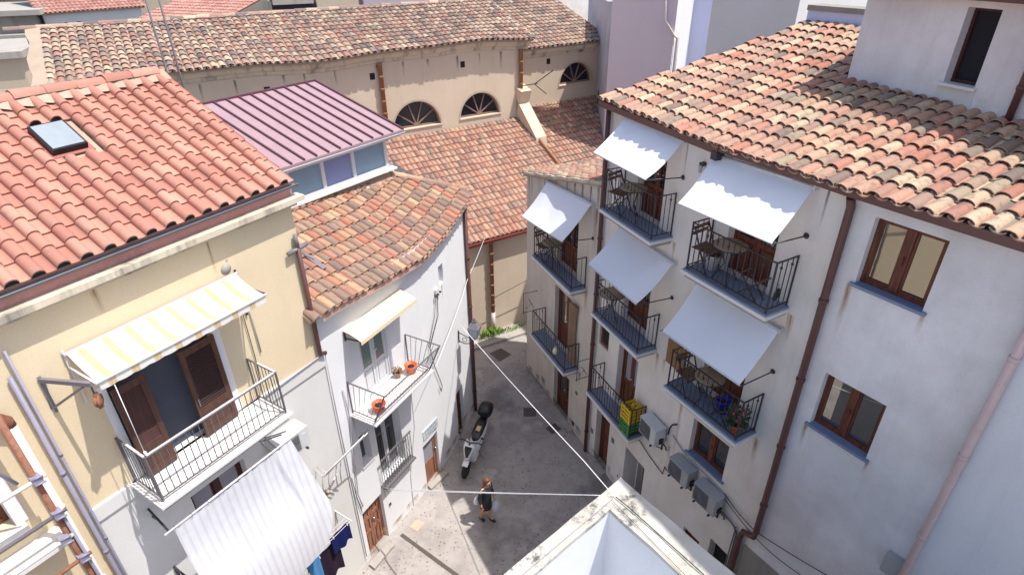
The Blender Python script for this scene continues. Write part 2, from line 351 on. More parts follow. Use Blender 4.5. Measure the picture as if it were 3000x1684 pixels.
# ------------------------------------------------------------------ facades
class Fac:
    """a wall line in plan; s runs along it, d outward (to the right of travel), z up"""
    def __init__(s, pts):
        s.p = [Vector((a, b)) for a, b in pts]; s.s = [0.]
        for a, b in zip(s.p, s.p[1:]): s.s.append(s.s[-1]+(b-a).length)
        N = []
        for a, b in zip(s.p, s.p[1:]): e = (b-a).normalized(); N.append(Vector((e.y, -e.x)))
        s.n = []
        for i in range(len(s.p)):
            if i == 0: v = N[0]
            elif i == len(s.p)-1: v = N[-1]
            else: v = N[i-1]+N[i]; v = v/v.dot(N[i])
            s.n.append(v)
        s.L = s.s[-1]
    def seg(s, x):
        for i in range(len(s.p)-1):
            if x <= s.s[i+1] or i == len(s.p)-2: return i
    def P(s, x, d, z):
        i = s.seg(x); t = (x-s.s[i])/(s.s[i+1]-s.s[i])
        a = s.p[i]+s.n[i]*d; b = s.p[i+1]+s.n[i+1]*d; q = a+(b-a)*t
        return Vector((q.x, q.y, z))
    def rz(s, x):
        i = s.seg(x); e = s.p[i+1]-s.p[i]; return math.atan2(e.y, e.x)
    def fr(s, x):
        """rigid frame tangent at x -> function (s,d,z)"""
        o = s.P(x, 0, 0); a = s.rz(x); e = Vector((math.cos(a), math.sin(a), 0)); n = Vector((e.y, -e.x, 0))
        return lambda q, d, z: o+e*(q-x)+n*d+Vector((0, 0, z))
def fbox(mb, T, s0, s1, d0, d1, z0, z1, mi=0):
    mb.hexa([T(s0, d1, z0), T(s1, d1, z0), T(s1, d0, z0), T(s0, d0, z0), T(s0, d1, z1), T(s1, d1, z1), T(s1, d0, z1), T(s0, d0, z1)], mi)
def wall(mb, fac, s0, s1, z0, z1, holes=(), depth=.2, mi=0, band=None):
    ss = {s0, s1} | {x for x in fac.s if s0 < x < s1}; zs = {z0, z1}
    for h in holes: ss |= {h[0], h[1]}; zs |= {h[2], h[3]}
    if band: zs.add(band[0])
    ss = sorted(x for x in ss if s0 <= x <= s1); zs = sorted(x for x in zs if z0 <= x <= z1)
    for a, b in zip(ss, ss[1:]):
        for c, d in zip(zs, zs[1:]):
            m = ((a+b)/2, (c+d)/2)
            if any(h[0] < m[0] < h[1] and h[2] < m[1] < h[3] for h in holes): continue
            k = mi if not band or c >= band[0] else band[1]
            mb.quad(fac.P(a, 0, c), fac.P(b, 0, c), fac.P(b, 0, d), fac.P(a, 0, d), mi=k)
    for h in holes:
        a, b, c, d = h[:4]; q = h[4] if len(h) > 4 else depth; k = mi if not band or c >= band[0] else band[1]; P = fac.P
        mb.quad(P(a, 0, c), P(a, 0, d), P(a, -q, d), P(a, -q, c), mi=k); mb.quad(P(b, 0, c), P(b, -q, c), P(b, -q, d), P(b, 0, d), mi=k)
        mb.quad(P(a, 0, d), P(b, 0, d), P(b, -q, d), P(a, -q, d), mi=k)
        if c > .01: mb.quad(P(a, 0, c), P(a, -q, c), P(b, -q, c), P(b, 0, c), mi=k)
def attach(name, label, cat, fac, s, d, z, group=None):
    """Empty on a facade: local x along the wall, local -y out of it"""
    return thing(name, label, cat, fac.P(s, d, z), fac.rz(s), group)

# ------------------------------------------------------------------ parts of houses
def casement(par, fac, s0, s1, z0, z1, depth=.16, mats=None, pane='glass', leaves=2, sill=True, name='window', sillmat='sill', fwid=.06, sill_out=.05):
    T = fac.fr((s0+s1)/2); f = MB(); w = fwid; wm = mats or M['wood']
    d0, d1 = -depth-.05, -depth+.005
    fbox(f, T, s0, s0+w, d0, d1, z0, z1); fbox(f, T, s1-w, s1, d0, d1, z0, z1)
    fbox(f, T, s0+w, s1-w, d0, d1, z0, z0+w); fbox(f, T, s0+w, s1-w, d0, d1, z1-w, z1)
    for i in range(1, leaves):
        m = s0+(s1-s0)*i/leaves; fbox(f, T, m-w*.9, m+w*.9, d0, d1+.012, z0+w, z1-w)
        f.box(T(m, d1+.03, (z0+z1)/2), (.02, .02, .12))
    for i in range(leaves):
        a = s0+(s1-s0)*i/leaves+w*.95; b = s0+(s1-s0)*(i+1)/leaves-w*.95
        for (p, q, r_, t_) in ((a, a+.03, z0+w, z1-w), (b-.03, b, z0+w, z1-w), (a+.03, b-.03, z0+w, z0+w+.03), (a+.03, b-.03, z1-w-.03, z1-w)): fbox(f, T, p, q, d0+.01, d1-.012, r_, t_)
    o = f.build(name, wm, par)
    g = MB(); g.quad(T(s0+w, d0+.02, z0+w), T(s1-w, d0+.02, z0+w), T(s1-w, d0+.02, z1-w), T(s0+w, d0+.02, z1-w)); g.build('pane', M[pane] if isinstance(pane, str) else pane, o)
    if sill:
        q = MB(); fbox(q, T, s0-.06, s1+.06, -depth+.005, sill_out, z0-.045, z0+.004); q.build('sill', M[sillmat], o)
    return o
def panel_door(par, fac, s0, s1, z0, z1, depth=.18, m='door_l', leaves=2, rows=(.0, .36, .68, 1.), glassrows=(), name='door', pane='glass', frame=.05):
    T = fac.fr((s0+s1)/2); f = MB(); d = -depth
    fbox(f, T, s0, s0+frame, d-.06, d+.02, z0, z1); fbox(f, T, s1-frame, s1, d-.06, d+.02, z0, z1); fbox(f, T, s0+frame, s1-frame, d-.06, d+.02, z1-frame, z1)
    a0, a1, b1 = s0+frame, s1-frame, z1-frame; gl = MB(); hg = False
    for i in range(leaves):
        a = a0+(a1-a0)*i/leaves+.004; b = a0+(a1-a0)*(i+1)/leaves-.004
        fbox(f, T, a, b, d-.05, d-.025, z0, b1)
        fbox(f, T, a, a+.07, d-.025, d, z0, b1); fbox(f, T, b-.07, b, d-.025, d, z0, b1)
        for r_ in rows: zz = z0+(b1-z0)*r_; fbox(f, T, a+.07, b-.07, d-.025, d, max(z0, zz-.045), min(b1, zz+.045))
        for j, (p, q) in enumerate(zip(rows, rows[1:])):
            za, zb = z0+(b1-z0)*p+.05, z0+(b1-z0)*q-.05
            if j in glassrows: gl.quad(T(a+.07, d-.018, za), T(b-.07, d-.018, za), T(b-.07, d-.018, zb), T(a+.07, d-.018, zb)); hg = True
            else: fbox(f, T, a+.10, b-.10, d-.025, d-.008, za+.03, zb-.03)
    o = f.build(name, M[m], par)
    if hg: gl.build('pane', M[pane], o)
    h = MB(); mid = a0+(a1-a0)*(.5 if leaves == 2 else .9); h.lathe([(.02, 0), (.03, .03), (.028, .06), (.01, .07)], T(mid+.05, d, z0+1.0), 10, 0, T(0, 1, 0)-T(0, 0, 0)); h.build('handle', M['chrome'], o)
    return o
def dark_back(par, fac, s0, s1, z0, z1, depth, m='dark', name='doorway'):
    T = fac.fr((s0+s1)/2); b = MB(); b.quad(T(s0, -depth, z0), T(s1, -depth, z0), T(s1, -depth, z1), T(s0, -depth, z1)); return b.build(name, M[m], par)
def balcony(par, fac, s0, s1, dep, z, rh=.9, gap=.11, slabm='slab', railm='iron', th=.09, edge='marble', twist=True, flare=0., inset=.05, bw_=.013):
    T = fac.fr((s0+s1)/2); b = MB()
    fbox(b, T, s0-.03, s1+.03, -.02, dep+.03, z-th, z-.03, 1); fbox(b, T, s0, s1, -.02, dep, z-.03, z, 0)
    fbox(b, T, s0+.03, s1-.03, -.02, dep-.04, z-th-.09, z-th, 2)
    o = b.build('balcony', [M[slabm], M[edge], M['concrete']], par)
    r = MB(); i = inset; pts = [(s0+i, 0), (s0+i, dep-i), (s1-i, dep-i), (s1-i, 0)]; fl = flare
    top = [(s0+i, 0), (s0+i, dep-i+fl), (s1-i, dep-i+fl), (s1-i, 0)]
    for (a, b_) in zip(range(3), range(1, 4)):
        A, B = pts[a], pts[b_]; TA, TB = top[a], top[b_]
        r.bar(T(TA[0], TA[1], z+rh), T(TB[0], TB[1], z+rh), .032, .014); r.bar(T(A[0], A[1], z+.07), T(B[0], B[1], z+.07), .026, .012)
        L = math.hypot(B[0]-A[0], B[1]-A[1]); n = max(2, round(L/gap))
        for k in range(1, n):
            t = k/n; p = (A[0]+(B[0]-A[0])*t, A[1]+(B[1]-A[1])*t); q = (TA[0]+(TB[0]-TA[0])*t, TA[1]+(TB[1]-TA[1])*t)
            r.bar(T(*p, z+.07), T(*q, z+rh), bw_)
            if twist and k % 2: r.box(T(p[0]+(q[0]-p[0])*.85, p[1]+(q[1]-p[1])*.85, z+.07+(rh-.07)*.86), (.03, .03, .04))
    for (p, q) in ((pts[1], top[1]), (pts[2], top[2])): r.bar(T(*p, z), T(*q, z+rh+.02), .028)
    for p in (pts[0], pts[3]): r.bar(T(p[0], .015, z), T(p[0], .015, z+rh), .022)
    r.build('railing', M[railm], o)
    return o
def pipe(par, pts, r=.05, m='gutter', name='downpipe', clips=True, n=8):
    b = MB(); b.tube(pts, r, n)
    if clips:
        for a, c in zip(pts, pts[1:]):
            a = Vector(a); c = Vector(c); L = (c-a).length
            k = int(L/1.6)
            for i in range(1, k+1):
                q = a+(c-a)*(i/(k+.5)); dv = (c-a).normalized(); b.tube([q-dv*.03, q+dv*.03], r*1.22, n)
    return b.build(name, M[m], par)
def half_gutter(mb, A, B, r=.075, n=6, mi=0):
    A = Vector(A); B = Vector(B); d = (B-A).normalized(); n_ = d.cross(Vector((0, 0, 1)))
    for rr in (r, r-.008):
        mb.grid([[q+n_*rr*math.cos(math.pi+math.pi*k/n)+Vector((0, 0, 1))*rr*math.sin(math.pi+math.pi*k/n) for k in range(n+1)] for q in (A, B)], mi)
    mb.tube([A+n_*r, B+n_*r], .01, 5, mi)

# ------------------------------------------------------------------ tiled roofs
def tile_roof(par, name, mats, O, e, inn, slope, u0, u1, lo, hi, pitch=.225, expo=.345, style='coppi', rise=.75, jit=1., deck=True, keep=None, dz=None):
    """e: unit vector along the eave, inn: unit horizontal vector up the slope; lo/hi: horizontal distances as functions of u"""
    e = Vector(e); inn = Vector(inn); O = Vector(O); ca, sa = math.cos(slope), math.sin(slope)
    V = inn*ca+Vector((0, 0, sa)); N = Vector((0, 0, ca))-inn*sa
    if not callable(lo): l_ = lo; lo = lambda u: l_
    if not callable(hi): h_ = hi; hi = lambda u: h_
    mats = list(mats)+[M['dark']]; b = MB(); n = int(round((u1-u0)/pitch)); rnd = random.Random(len(name)*7+n)
    def pt(u, v, h): return O+e*u+V*v+N*h+Vector((0, 0, dz(u, v) if dz else 0))
    if deck:
        m = max(2, int((u1-u0)/.5)); rows = []
        us = [u0+(u1-u0)*k/m for k in range(m+1)]
        for k in range(m):
            a, c = us[k], us[k+1]
            b.hexa([pt(a, lo(a)/ca+.02, -.09), pt(c, lo(c)/ca+.02, -.09), pt(c, hi(c)/ca, -.09), pt(a, hi(a)/ca, -.09), pt(a, lo(a)/ca+.02, -.012), pt(c, lo(c)/ca+.02, -.012), pt(c, hi(c)/ca, -.012), pt(a, hi(a)/ca, -.012)], 1)
    def arc(u, v, r, hb, ht, k0, rise_, yaw):
        return [pt(u+r*math.cos(math.pi*j/6)+yaw, v, hb+ht+rise_*r*math.sin(math.pi*j/6)) for j in range(7)]
    for i in range(n):
        u = u0+pitch*(i+.5); a = lo(u)/ca; z = hi(u)/ca
        if z-a < .1: continue
        k = 0; du = rnd.uniform(-.008, .008)*jit
        while True:
            v0 = a+k*expo+rnd.uniform(-.012, .012)*jit; k += 1
            if v0 > z-.06: break
            v1 = min(v0+expo*1.16, z+.02); v0s = v0-(.05 if k == 1 else 0)
            if keep and not keep(u, (v0+v1)/2*ca): continue
            y0 = du+rnd.uniform(-.007, .007)*jit; y1 = du+rnd.uniform(-.005, .005)*jit; hb = rnd.uniform(0, .008)*jit
            if style == 'coppi':
                rl, ru = pitch*.455*rnd.uniform(.95, 1.06), pitch*.37
                lo_o = arc(u, v0s, rl, hb, .03, 0, rise, y0); up_o = arc(u, v1, ru, 0, .004, 0, rise, y1)
                lo_i = arc(u, v0s, rl-.016, hb, .03, 0, rise, y0)
                b.grid([lo_o, up_o], 0, True); b.grid([lo_i, lo_o], 0, False)
                in2 = arc(u, v0s+.05, rl-.022, hb, .024, 0, rise, y0); b.grid([in2, lo_i], 0, True)
                if k == 1: b.quad(*arc(u, v0s+.05, rl-.012, hb, .03, 0, rise, y0), mi=len(mats)-1)  # dark cap paints the shade inside the open barrel end
                # pan tile between this column and the next
                up_ = u+pitch/2; rp = pitch*.42
                def pan(v, h): return [pt(up_+rp*c, v, h+.012+.02*abs(c)*abs(c)*2) for c in (-1, -.5, 0, .5, 1)]
                b.grid([pan(v0s-.02, .022+hb), pan(v1, .0)], 0, True); b.grid([pan(v0s-.02, .01), pan(v0s-.02, .022+hb)], 0, False)
            else:
                def prof(v, h, t=0.):
                    xs = [(-.285, -.004), (-.27, .04), (-.2, .072), (-.07, .092), (.07, .092), (.2, .072), (.27, .04), (.29, .0), (.45, -.006), (.70, -.004), (.72, .012)]
                    return [pt(u+p*pitch+y0*.6, v, h+q*pitch/.277-t) for p, q in xs]
                A_, B_ = prof(v0s, .036+hb*.5), prof(v1, .004); b.grid([A_, B_], 0, True); D_ = prof(v0s, .03+hb*.5, .016); b.grid([D_, A_], 0, False)
                b.grid([prof(v0s+.08, .03, .022), D_], 0, True)
                if k == 1: b.quad(*prof(v0s+.012, .034, .01)[:8], mi=len(mats)-1)  # eave opening filled with a dark face, shade put in as colour
    return b.build(name, mats, par)
def ridge_caps(par, A, B, m, r=.1, L=.42, name='ridge', yscale=.8):
    A = Vector(A); B = Vector(B); d = (B-A).normalized(); n_ = d.cross(Vector((0, 0, 1))).normalized(); n = int((B-A).length/L); b = MB()
    for i in range(n):
        p = A+d*(i*L); q = p+d*L*1.08; rnd = random.uniform(-.01, .01)
        arc = lambda c, rr: [c+n_*rr*math.cos(math.pi*k/6)+Vector((0, 0, 1))*(rr*yscale*math.sin(math.pi*k/6)+rnd) for k in range(7)]
        b.grid([arc(p, r*1.05), arc(q, r*.93)], 0, True); b.grid([arc(p, r*1.05-.015), arc(p, r*1.05)], 0, False)
    return b.build(name, m, par)
# ================================================================== setting
g = MB(); g.quad((-500, -200, 0), (500, -200, 0), (500, 700, 0), (-500, 700, 0))
tag(g.build('street', M['street']), kind='structure')

TE = Fac([(.5, 17.2), (1.76, 14.3), (2.73, 12.1), (3.70, 9.88), (4.86, 7.8), (5.91, 6.2), (6.17, 5.81)])
WH = Fac([(-3.75, 9.46), (-2.95, 10.92), (-2.25, 12.2), (-1.75, 13.6), (-1.3, 15.1)])
YE = Fac([(-6.9, 4.55), (-3.75, 9.46)])
US = Fac([(6.17, 11.25), (8.2, 6.12)])
a31 = R(31); E31 = Vector((math.cos(a31), math.sin(a31), 0)); I31 = Vector((-math.sin(a31), math.cos(a31), 0))
CHO = Vector((-3.5, 24.2, 0))-E31*20
CH = Fac([CHO.xy, (CHO+E31*24.75).xy])
C3O = Vector((1.69, 28.26, 0))-E31*3
C3 = Fac([C3O.xy, (C3O+E31*6.2).xy])
def lerpf(pts):
    pts = sorted(pts)
    def f(u):
        if u <= pts[0][0]: return pts[0][1]
        for (a, b), (c, d) in zip(pts, pts[1:]):
            if u <= c: return b+(d-b)*(u-a)/(c-a+1e-9)
        return pts[-1][1]
    return f
V3 = lambda v2, z=0: Vector((v2[0], v2[1], z))
def prism(mb, poly, z0, z1, mi=0, top=True):
    n = len(poly)
    for i in range(n):
        a, b = poly[i], poly[(i+1) % n]; mb.quad((*a, z0), (*b, z0), (*b, z1), (*a, z1), mi=mi)
    if top: mb.quad(*[(*p, z1) for p in poly], mi=mi)

# kerbs, steps and patches in the street
p = MB()
kb = [(-1.75, 18.2), (-.1, 19.05), (2.2, 20.35), (1.9, 20.9), (-.85, 19.45), (-1.95, 18.95)]
prism(p, kb, 0, .1); tag(p.build('pavement', M['concrete']), kind='structure')
p = MB()
for q in ([(-3.66, 9.36), (-3.3, 10.0), (-3.12, 9.9), (-3.5, 9.24)], [(-2.5, 11.83), (-2.08, 12.38), (-1.93, 12.3), (-2.36, 11.7)]): prism(p, q, 0, .09)
prism(p, [(1.4, 15.15), (1.9, 14.0), (1.72, 13.92), (1.22, 15.07)], 0, .08); prism(p, [(2.33, 13.0), (2.68, 12.22), (2.52, 12.15), (2.18, 12.93)], 0, .08)
tag(p.build('doorstep', M['concrete']), kind='structure')
p = MB(); p.quad((-3.04, 10.23, .008), (-2.98, 10.31, .008), (-1.2, 8.95, .008), (-1.26, 8.87, .008)); tag(p.build('drain_channel', plain('drain_dirt', lin((92, 84, 78)), .95, .5, 12)), kind='structure')
p = MB(); p.quad((-2.82, 10.5, .008), (-2.6, 10.36, .008), (-2.42, 10.62, .008), (-2.66, 10.76, .008)); tag(p.build('tile_patch', plain('tile_patch', lin((206, 170, 148)), .8, .4)), kind='structure')
def drain(name, pts, label):
    c = sum((Vector((*q, 0)) for q in pts), Vector())/4; t = thing(name, label, 'drain cover', (c.x, c.y, 0), 0, 'iron drain covers in the street')
    f = MB(); prism(f, pts, .002, .012); f.build('plate', M['steel_d'], t)
    b = MB(); A, B, Cc, D = [Vector((*q, .014)) for q in pts]
    for i in range(1, 7): u = i/7; b.bar(A+(D-A)*u+(B-A)*.06, B+(Cc-B)*u-(B-A)*.06, .02, .012)
    b.build('grating', M['steel_d'], t)
drain('drain_cover', [(.33, 15.12), (.76, 15.12), (.74, 14.7), (.32, 14.71)], 'square iron drain cover standing straight in the middle of the alley')
drain('drain_cover', [(1.01, 14.14), (1.33, 14.38), (1.52, 14.1), (1.21, 13.87)], 'slanted rusty drain cover close to the glazed street door of the corner house')
drain('drain_cover', [(-.45, 18.5), (-.05, 18.08), (-.5, 17.66), (-.88, 18.18)], 'large drain cover at the far bend of the alley by the church kerb')

# ================================================================== yellow house
yh = thing('yellow_house', 'pale yellow house with new red tiled roof, striped awning and marble balcony', 'house', YE.P(3, -2, 0))
b = MB(); yholes = [(2.27, 3.88, 6.5, 8.25, .14), (2.73, 3.75, 3.55, 5.52, .2)]
wall(b, YE, 1.45, 5.83, 0, 10.0, yholes, band=(6.52, 1)); wall(b, YE, -2.2, 1.45, 0, 10.0, [(-.5, .88, 6.98, 9.0, .24)], .24)
T = YE.fr(3)
b.quad(T(5.83, 0, 0), T(5.83, -6, 0), T(5.83, -6, 10.0), T(5.83, -2.75, 11.5), T(5.83, 0, 10.0)); b.quad(T(-2.2, 0, 0), T(-2.2, 0, 10), T(-2.2, -2.75, 11.5), T(-2.2, -6, 10), T(-2.2, -6, 0)); b.quad(T(-2.2, -6, 0), T(-2.2, -6, 10), T(5.83, -6, 10), T(5.83, -6, 0))
b.build('wall', [M['yellow'], M['offwhite']], yh)
b = MB(); fbox(b, T, 1.45, 5.83, 0, .035, 6.25, 6.50); b.build('string_course', M['offwhite'], yh)
b = MB(); fbox(b, T, -2.2, 5.99, .0, .21, 9.74, 9.83); fbox(b, T, -2.2, 5.9, .0, .1, 9.66, 9.74); b.build('cornice', M['cornice'], yh)
b = MB(); fbox(b, T, -2.2, 5.86, .0, .03, 9.83, 10.04); b.build('fascia', plain('pink_fascia', lin((206, 150, 142)), .8, .3), yh)
sy = R(26.2); Oy = YE.P(0, .08, 10.09); ey = Vector((*(YE.p[1]-YE.p[0]).normalized(), 0)); iy = Vector((-ey.y, ey.x, 0))
rf = tile_roof(yh, 'roof', [M['t_red'], M['mortar']], Oy, ey, iy, sy, -2.2, 5.85, 0, 2.84, .277, .285, 'portuguese', jit=.5,
    keep=lambda u, v: not (3.3 < u < 3.86 and 1.58 < v < 2.2))
def ypt(u, v, h=0): return Oy+ey*u+iy*v+Vector((0, 0, v*math.tan(sy)+h))
ridge_caps(rf, ypt(-2.2, 2.9, .05), ypt(5.95, 2.9, .05), M['t_red'], .13, .44, 'ridge')
b = MB()
rnd = random.Random(5); row = [[], []]
for k in range(60):
    u = -2.2+8.05*k/59; row[0].append(ypt(u, 2.68+rnd.uniform(-.03, .03)+.03*math.sin(u*22), .062+.03*math.cos(u*22.7))); row[1].append(ypt(u, 2.86, .12))
b.grid(row, 0, True); b.build('ridge_mortar', M['mortar'], rf)
b = MB(); b.quad(ypt(-2.2, 2.86), ypt(5.85, 2.86), ypt(5.85, 6.0, -3.2), ypt(-2.2, 6.0, -3.2)); b.build('back_slope', M['t_red'], rf)
b = MB(); half_gutter(b, T(-2.2, .11, 10.03), T(5.95, .11, 10.03), .055); b.build('gutter', M['gutter_g'], yh)
# skylight
b = MB(); ns = Vector((0, 0, math.cos(sy)))-iy*math.sin(sy); vs_ = iy*math.cos(sy)+Vector((0, 0, math.sin(sy)))
cy = ypt(3.56, 1.95)
b.box(cy+ns*.07, (.47, .6, .1), 0, ey, vs_, ns); sk = b.build('skylight', M['black'], yh)
b = MB(); b.box(cy+ns*.124, (.42, .54, .012), 0, ey, vs_, ns); b.build('pane', plain('skylight_glass', lin((150, 158, 164)), .3, .25, 5), sk)
b = MB(); b.box(cy+ns*.02, (.6, .72, .02), 0, ey, vs_, ns); b.build('flashing', plain('red_flashing', lin((160, 96, 86)), .7, .3), sk)
# upper french window, shutters, balcony
for q_ in ((3.88, 4.02), (2.16, 2.27)): b = MB(); fbox(b, T, *q_, 0, .012, 6.5, 8.25); b.build('door_surround', M['white'], yh)
fd = dark_back(yh, YE, 2.27, 3.88, 6.5, 8.25, .138, 'darkb')
def shutter(hs, hd, fs, fd_, z0, z1, m='shutter'):
    h0, f0 = T(hs, hd, 0), T(fs, fd_, 0); X = (f0-h0).normalized(); L = (f0-h0).length; Y = Vector((0, 0, 1)).cross(X); c = lambda x, z: h0+X*x+Vector((0, 0, z))
    f = MB(); st = .085; H = z1-z0; mid = z0+H*.30
    for x in (st/2, L-st/2): f.box(c(x, (z0+z1)/2), (st, .04, H), 0, X, Y)
    for z in (z0+.07, mid, z1-.06): f.box(c(L/2, z), (L-2*st, .04, .13 if z < z1-.1 else .1), 0, X, Y)
    f.box(c(L/2, (z0+mid)/2), (L-2*st, .02, mid-z0), 0, X, Y)
    n = int((z1-.11-mid-.06)/.045)
    Zt = (Vector((0, 0, 1))*.8+Y*.6).normalized()
    for i in range(n):
        z = mid+.085+i*.045; f.box(c(L/2, z), (L-2*st, .008, .05), 1, X, Zt.cross(X), Zt)
    o = f.build('shutter', [M[m], M['wood_d']], yh)
    k = MB(); k.box(c(L-.05, mid+.2)+Y*.03, (.02, .03, .14), 0, X, Y); k.build('handle', M['chrome'], o)
shutter(2.26, .16, 2.72, .15, 6.53, 8.2); shutter(3.86, .10, 3.25, .13, 6.53, 8.2)
balcony(yh, YE, 2.08, 4.38, .8, 6.5, .87, .1, 'marble', 'rail_l', .07, 'offwhite', False, bw_=.01)
b = MB(); b.bar(T(2.16, .75, 7.395), T(4.3, .75, 7.395), .026, .02); b.bar(T(2.13, .3, 7.39), T(2.13, .74, 7.39), .03, .024); b.bar(T(4.33, .3, 7.39), T(4.33, .74, 7.39), .03, .024); b.build('handrail', M['rail_w'], yh)
# lower window and lower balcony under the curtain
casement(yh, YE, 2.73, 3.75, 3.56, 5.52, .18, M['wood_d'], 'curtain', 2, False)
balcony(yh, YE, 2.05, 4.35, 1.1, 3.55, .9, .11, 'marble', 'iron', .08, 'marble', False)
# left window with white jamb, ledge below
b = MB(); fbox(b, T, .735, .878, -.235, .01, 6.98, 9.0); fbox(b, T, -.5, .735, -.235, -.03, 8.9, 9.0); b.build('white_jamb', M['white'], yh)
casement(yh, YE, -.5, .74, 7.0, 8.9, .2, M['wood'], 'glass', 2, False)
b = MB(); fbox(b, T, -2.2, 1.08, 0, .36, 6.52, 6.62); fbox(b, T, -2.2, .82, 0, .14, 6.9, 6.98); b.build('ledge', M['marble'], yh)
# drain pipes on the facade
pipe(yh, [T(5.74, .07, 8.9), T(5.74, .07, 6.62), T(5.86, .07, 6.55)], .045, 'gutter')
pipe(yh, [T(5.74, .07, 9.15), T(5.74, .07, 8.9)], .04, 'gutter_g', 'pipe_stub', False); pipe(yh, [T(5.52, .07, 8.86), T(5.95, .07, 8.9)], .04, 'gutter_g', 'pipe_branch', False)
b = MB(); b.tube([T(5.86, .05, 6.55), T(5.2, .05, 6.52), T(4.4, .05, 6.47)], .018, 6); b.tube([T(5.86, .05, 6.55), T(5.84, .05, 5.2), T(5.83, .05, .3)], .014, 6); b.build('conduit', M['cable_g'], yh)
for s_, r_, m_ in ((1.40, .03, 'bluepipe'), (1.475, .018, 'bluepipe')): pipe(yh, [T(s_, .06, 9.35 if r_ < .02 else 9.0), T(s_, .06, 0)], r_, m_, 'downpipe')
pipe(yh, [T(1.17, .1, 8.45), T(1.19, .1, 0)], .062, 'whitepipe', 'downpipe')
pipe(yh, [T(.98, .12, 9.0), T(1.0, .14, 8.75), T(1.17, .1, 8.5), T(1.17, .1, 8.42)], .066, 'rust', 'downpipe', False, 10)
pipe(yh, [T(4.47, .03, 8.7), T(4.47, .03, 7.3), T(4.42, .03, 6.6)], .008, 'cable_d', 'wire', False, 5); pipe(yh, [T(4.6, .03, 8.4), T(4.6, .03, 7.35)], .012, 'cable_g', 'wire', False, 5)
b = MB()
b.lathe([(.001, 0), (.09, .001), (.09, .006), (.001, .008)], T(4.42, 0, 9.07), 20, 0, T(0, 1, 0)-T(0, 0, 0)); b.lathe([(.02, 0), (.02, .006)], T(4.47, 0, 9.2), 10, 0, T(0, 1, 0)-T(0, 0, 0)); b.build('cement_patch', M['concrete'], yh)

# striped awning: local x along the wall, -y outwards
def box_l(mb, x0, x1, d0, d1, z0, z1, mi=0): mb.hexa([(x0, -d1, z0), (x1, -d1, z0), (x1, -d0, z0), (x0, -d0, z0), (x0, -d1, z1), (x1, -d1, z1), (x1, -d0, z1), (x0, -d0, z1)], mi)
L3 = lambda x, d, z: Vector((x, -d, z))
aw = attach('awning', 'faded yellow and white striped awning with scalloped valance over the yellow house balcony', 'awning', YE, 2.02, 0, 8.95)
W_ = 2.5; b = MB(); rows = []
for k in range(9):
    t = k/8; rows.append([L3(W_*j/24, .05+.66*t, .02-.2*t-.045*math.sin(math.pi*t)*(1+.25*math.sin(j*1.9))) for j in range(25)])
b.grid(rows, 0, True); rows = []
for k in range(4):
    t = k/3; rows.append([L3(W_*j/60, .715, -.19-(.11+.012*abs(math.sin(j*math.pi/5)))*t) for j in range(61)])
b.grid(rows, 0, True); b.build('canvas', M['striped'], aw, False)
b = MB(); b.tube([L3(-.03, .72, -.18), L3(W_+.03, .72, -.18)], .02, 8); b.tube([L3(-.03, .05, .0), L3(W_+.03, .05, .0)], .028, 8); b.build('roller', M['alu'], aw, False)
for x in (-.02, W_+.02):
    b = MB(); b.bar(L3(x, .72, -.18), L3(x, .36, -.2), .03, .02); b.bar(L3(x, .36, -.2), L3(x, .03, -.2), .03, .02); b.bar(L3(x, .03, .06), L3(x, .03, -.8), .03, .015); b.bar(L3(x, .03, -.7), L3(x, .2, -.2), .02, .012); b.build('folding_arm', M['iron'] if x > 0 else M['rail_w'], aw, False)
b = MB(); b.tube([L3(.16, .7, -.3), L3(.15, .72, -1.5)], .006, 5); b.box(L3(.15, .74, -1.52), (.03, .03, .05)); b.build('crank_cord', M['cable_w'], aw, False)
# hoist arm with pulley
hp = attach('hoist_arm', 'grey iron hoist bracket with a hanging rusty pulley on the yellow wall', 'hoist', YE, 1.66, 0, 8.3)
b = MB(); b.bar(L3(0, .03, .52), L3(0, .03, -.06), .04, .02); b.bar(L3(0, .03, .47), L3(.30, .68, .47), .045, .06); b.bar(L3(0, .03, .02), L3(.24, .56, .42), .035, .03); b.bar(L3(.02, .03, .4), L3(-.02, .0, .0), .03); b.build('bracket', M['gutter_g'], hp, False)
b = MB(); b.tube([L3(.29, .66, .45), L3(.29, .66, .33), L3(.31, .66, .29)], .012, 6); b.build('hook', M['iron'], hp, False)
b = MB(); b.lathe([(.03, -.03), (.085, -.028), (.085, -.014), (.06, -.006), (.06, .006), (.085, .014), (.085, .028), (.03, .03)], L3(.3, .66, .2), 18, 0, Vector((.75, -.66, 0))); b.bar(L3(.3, .66, .32), L3(.3, .66, .08), .06, .03); b.build('pulley', M['rust'], hp, False)

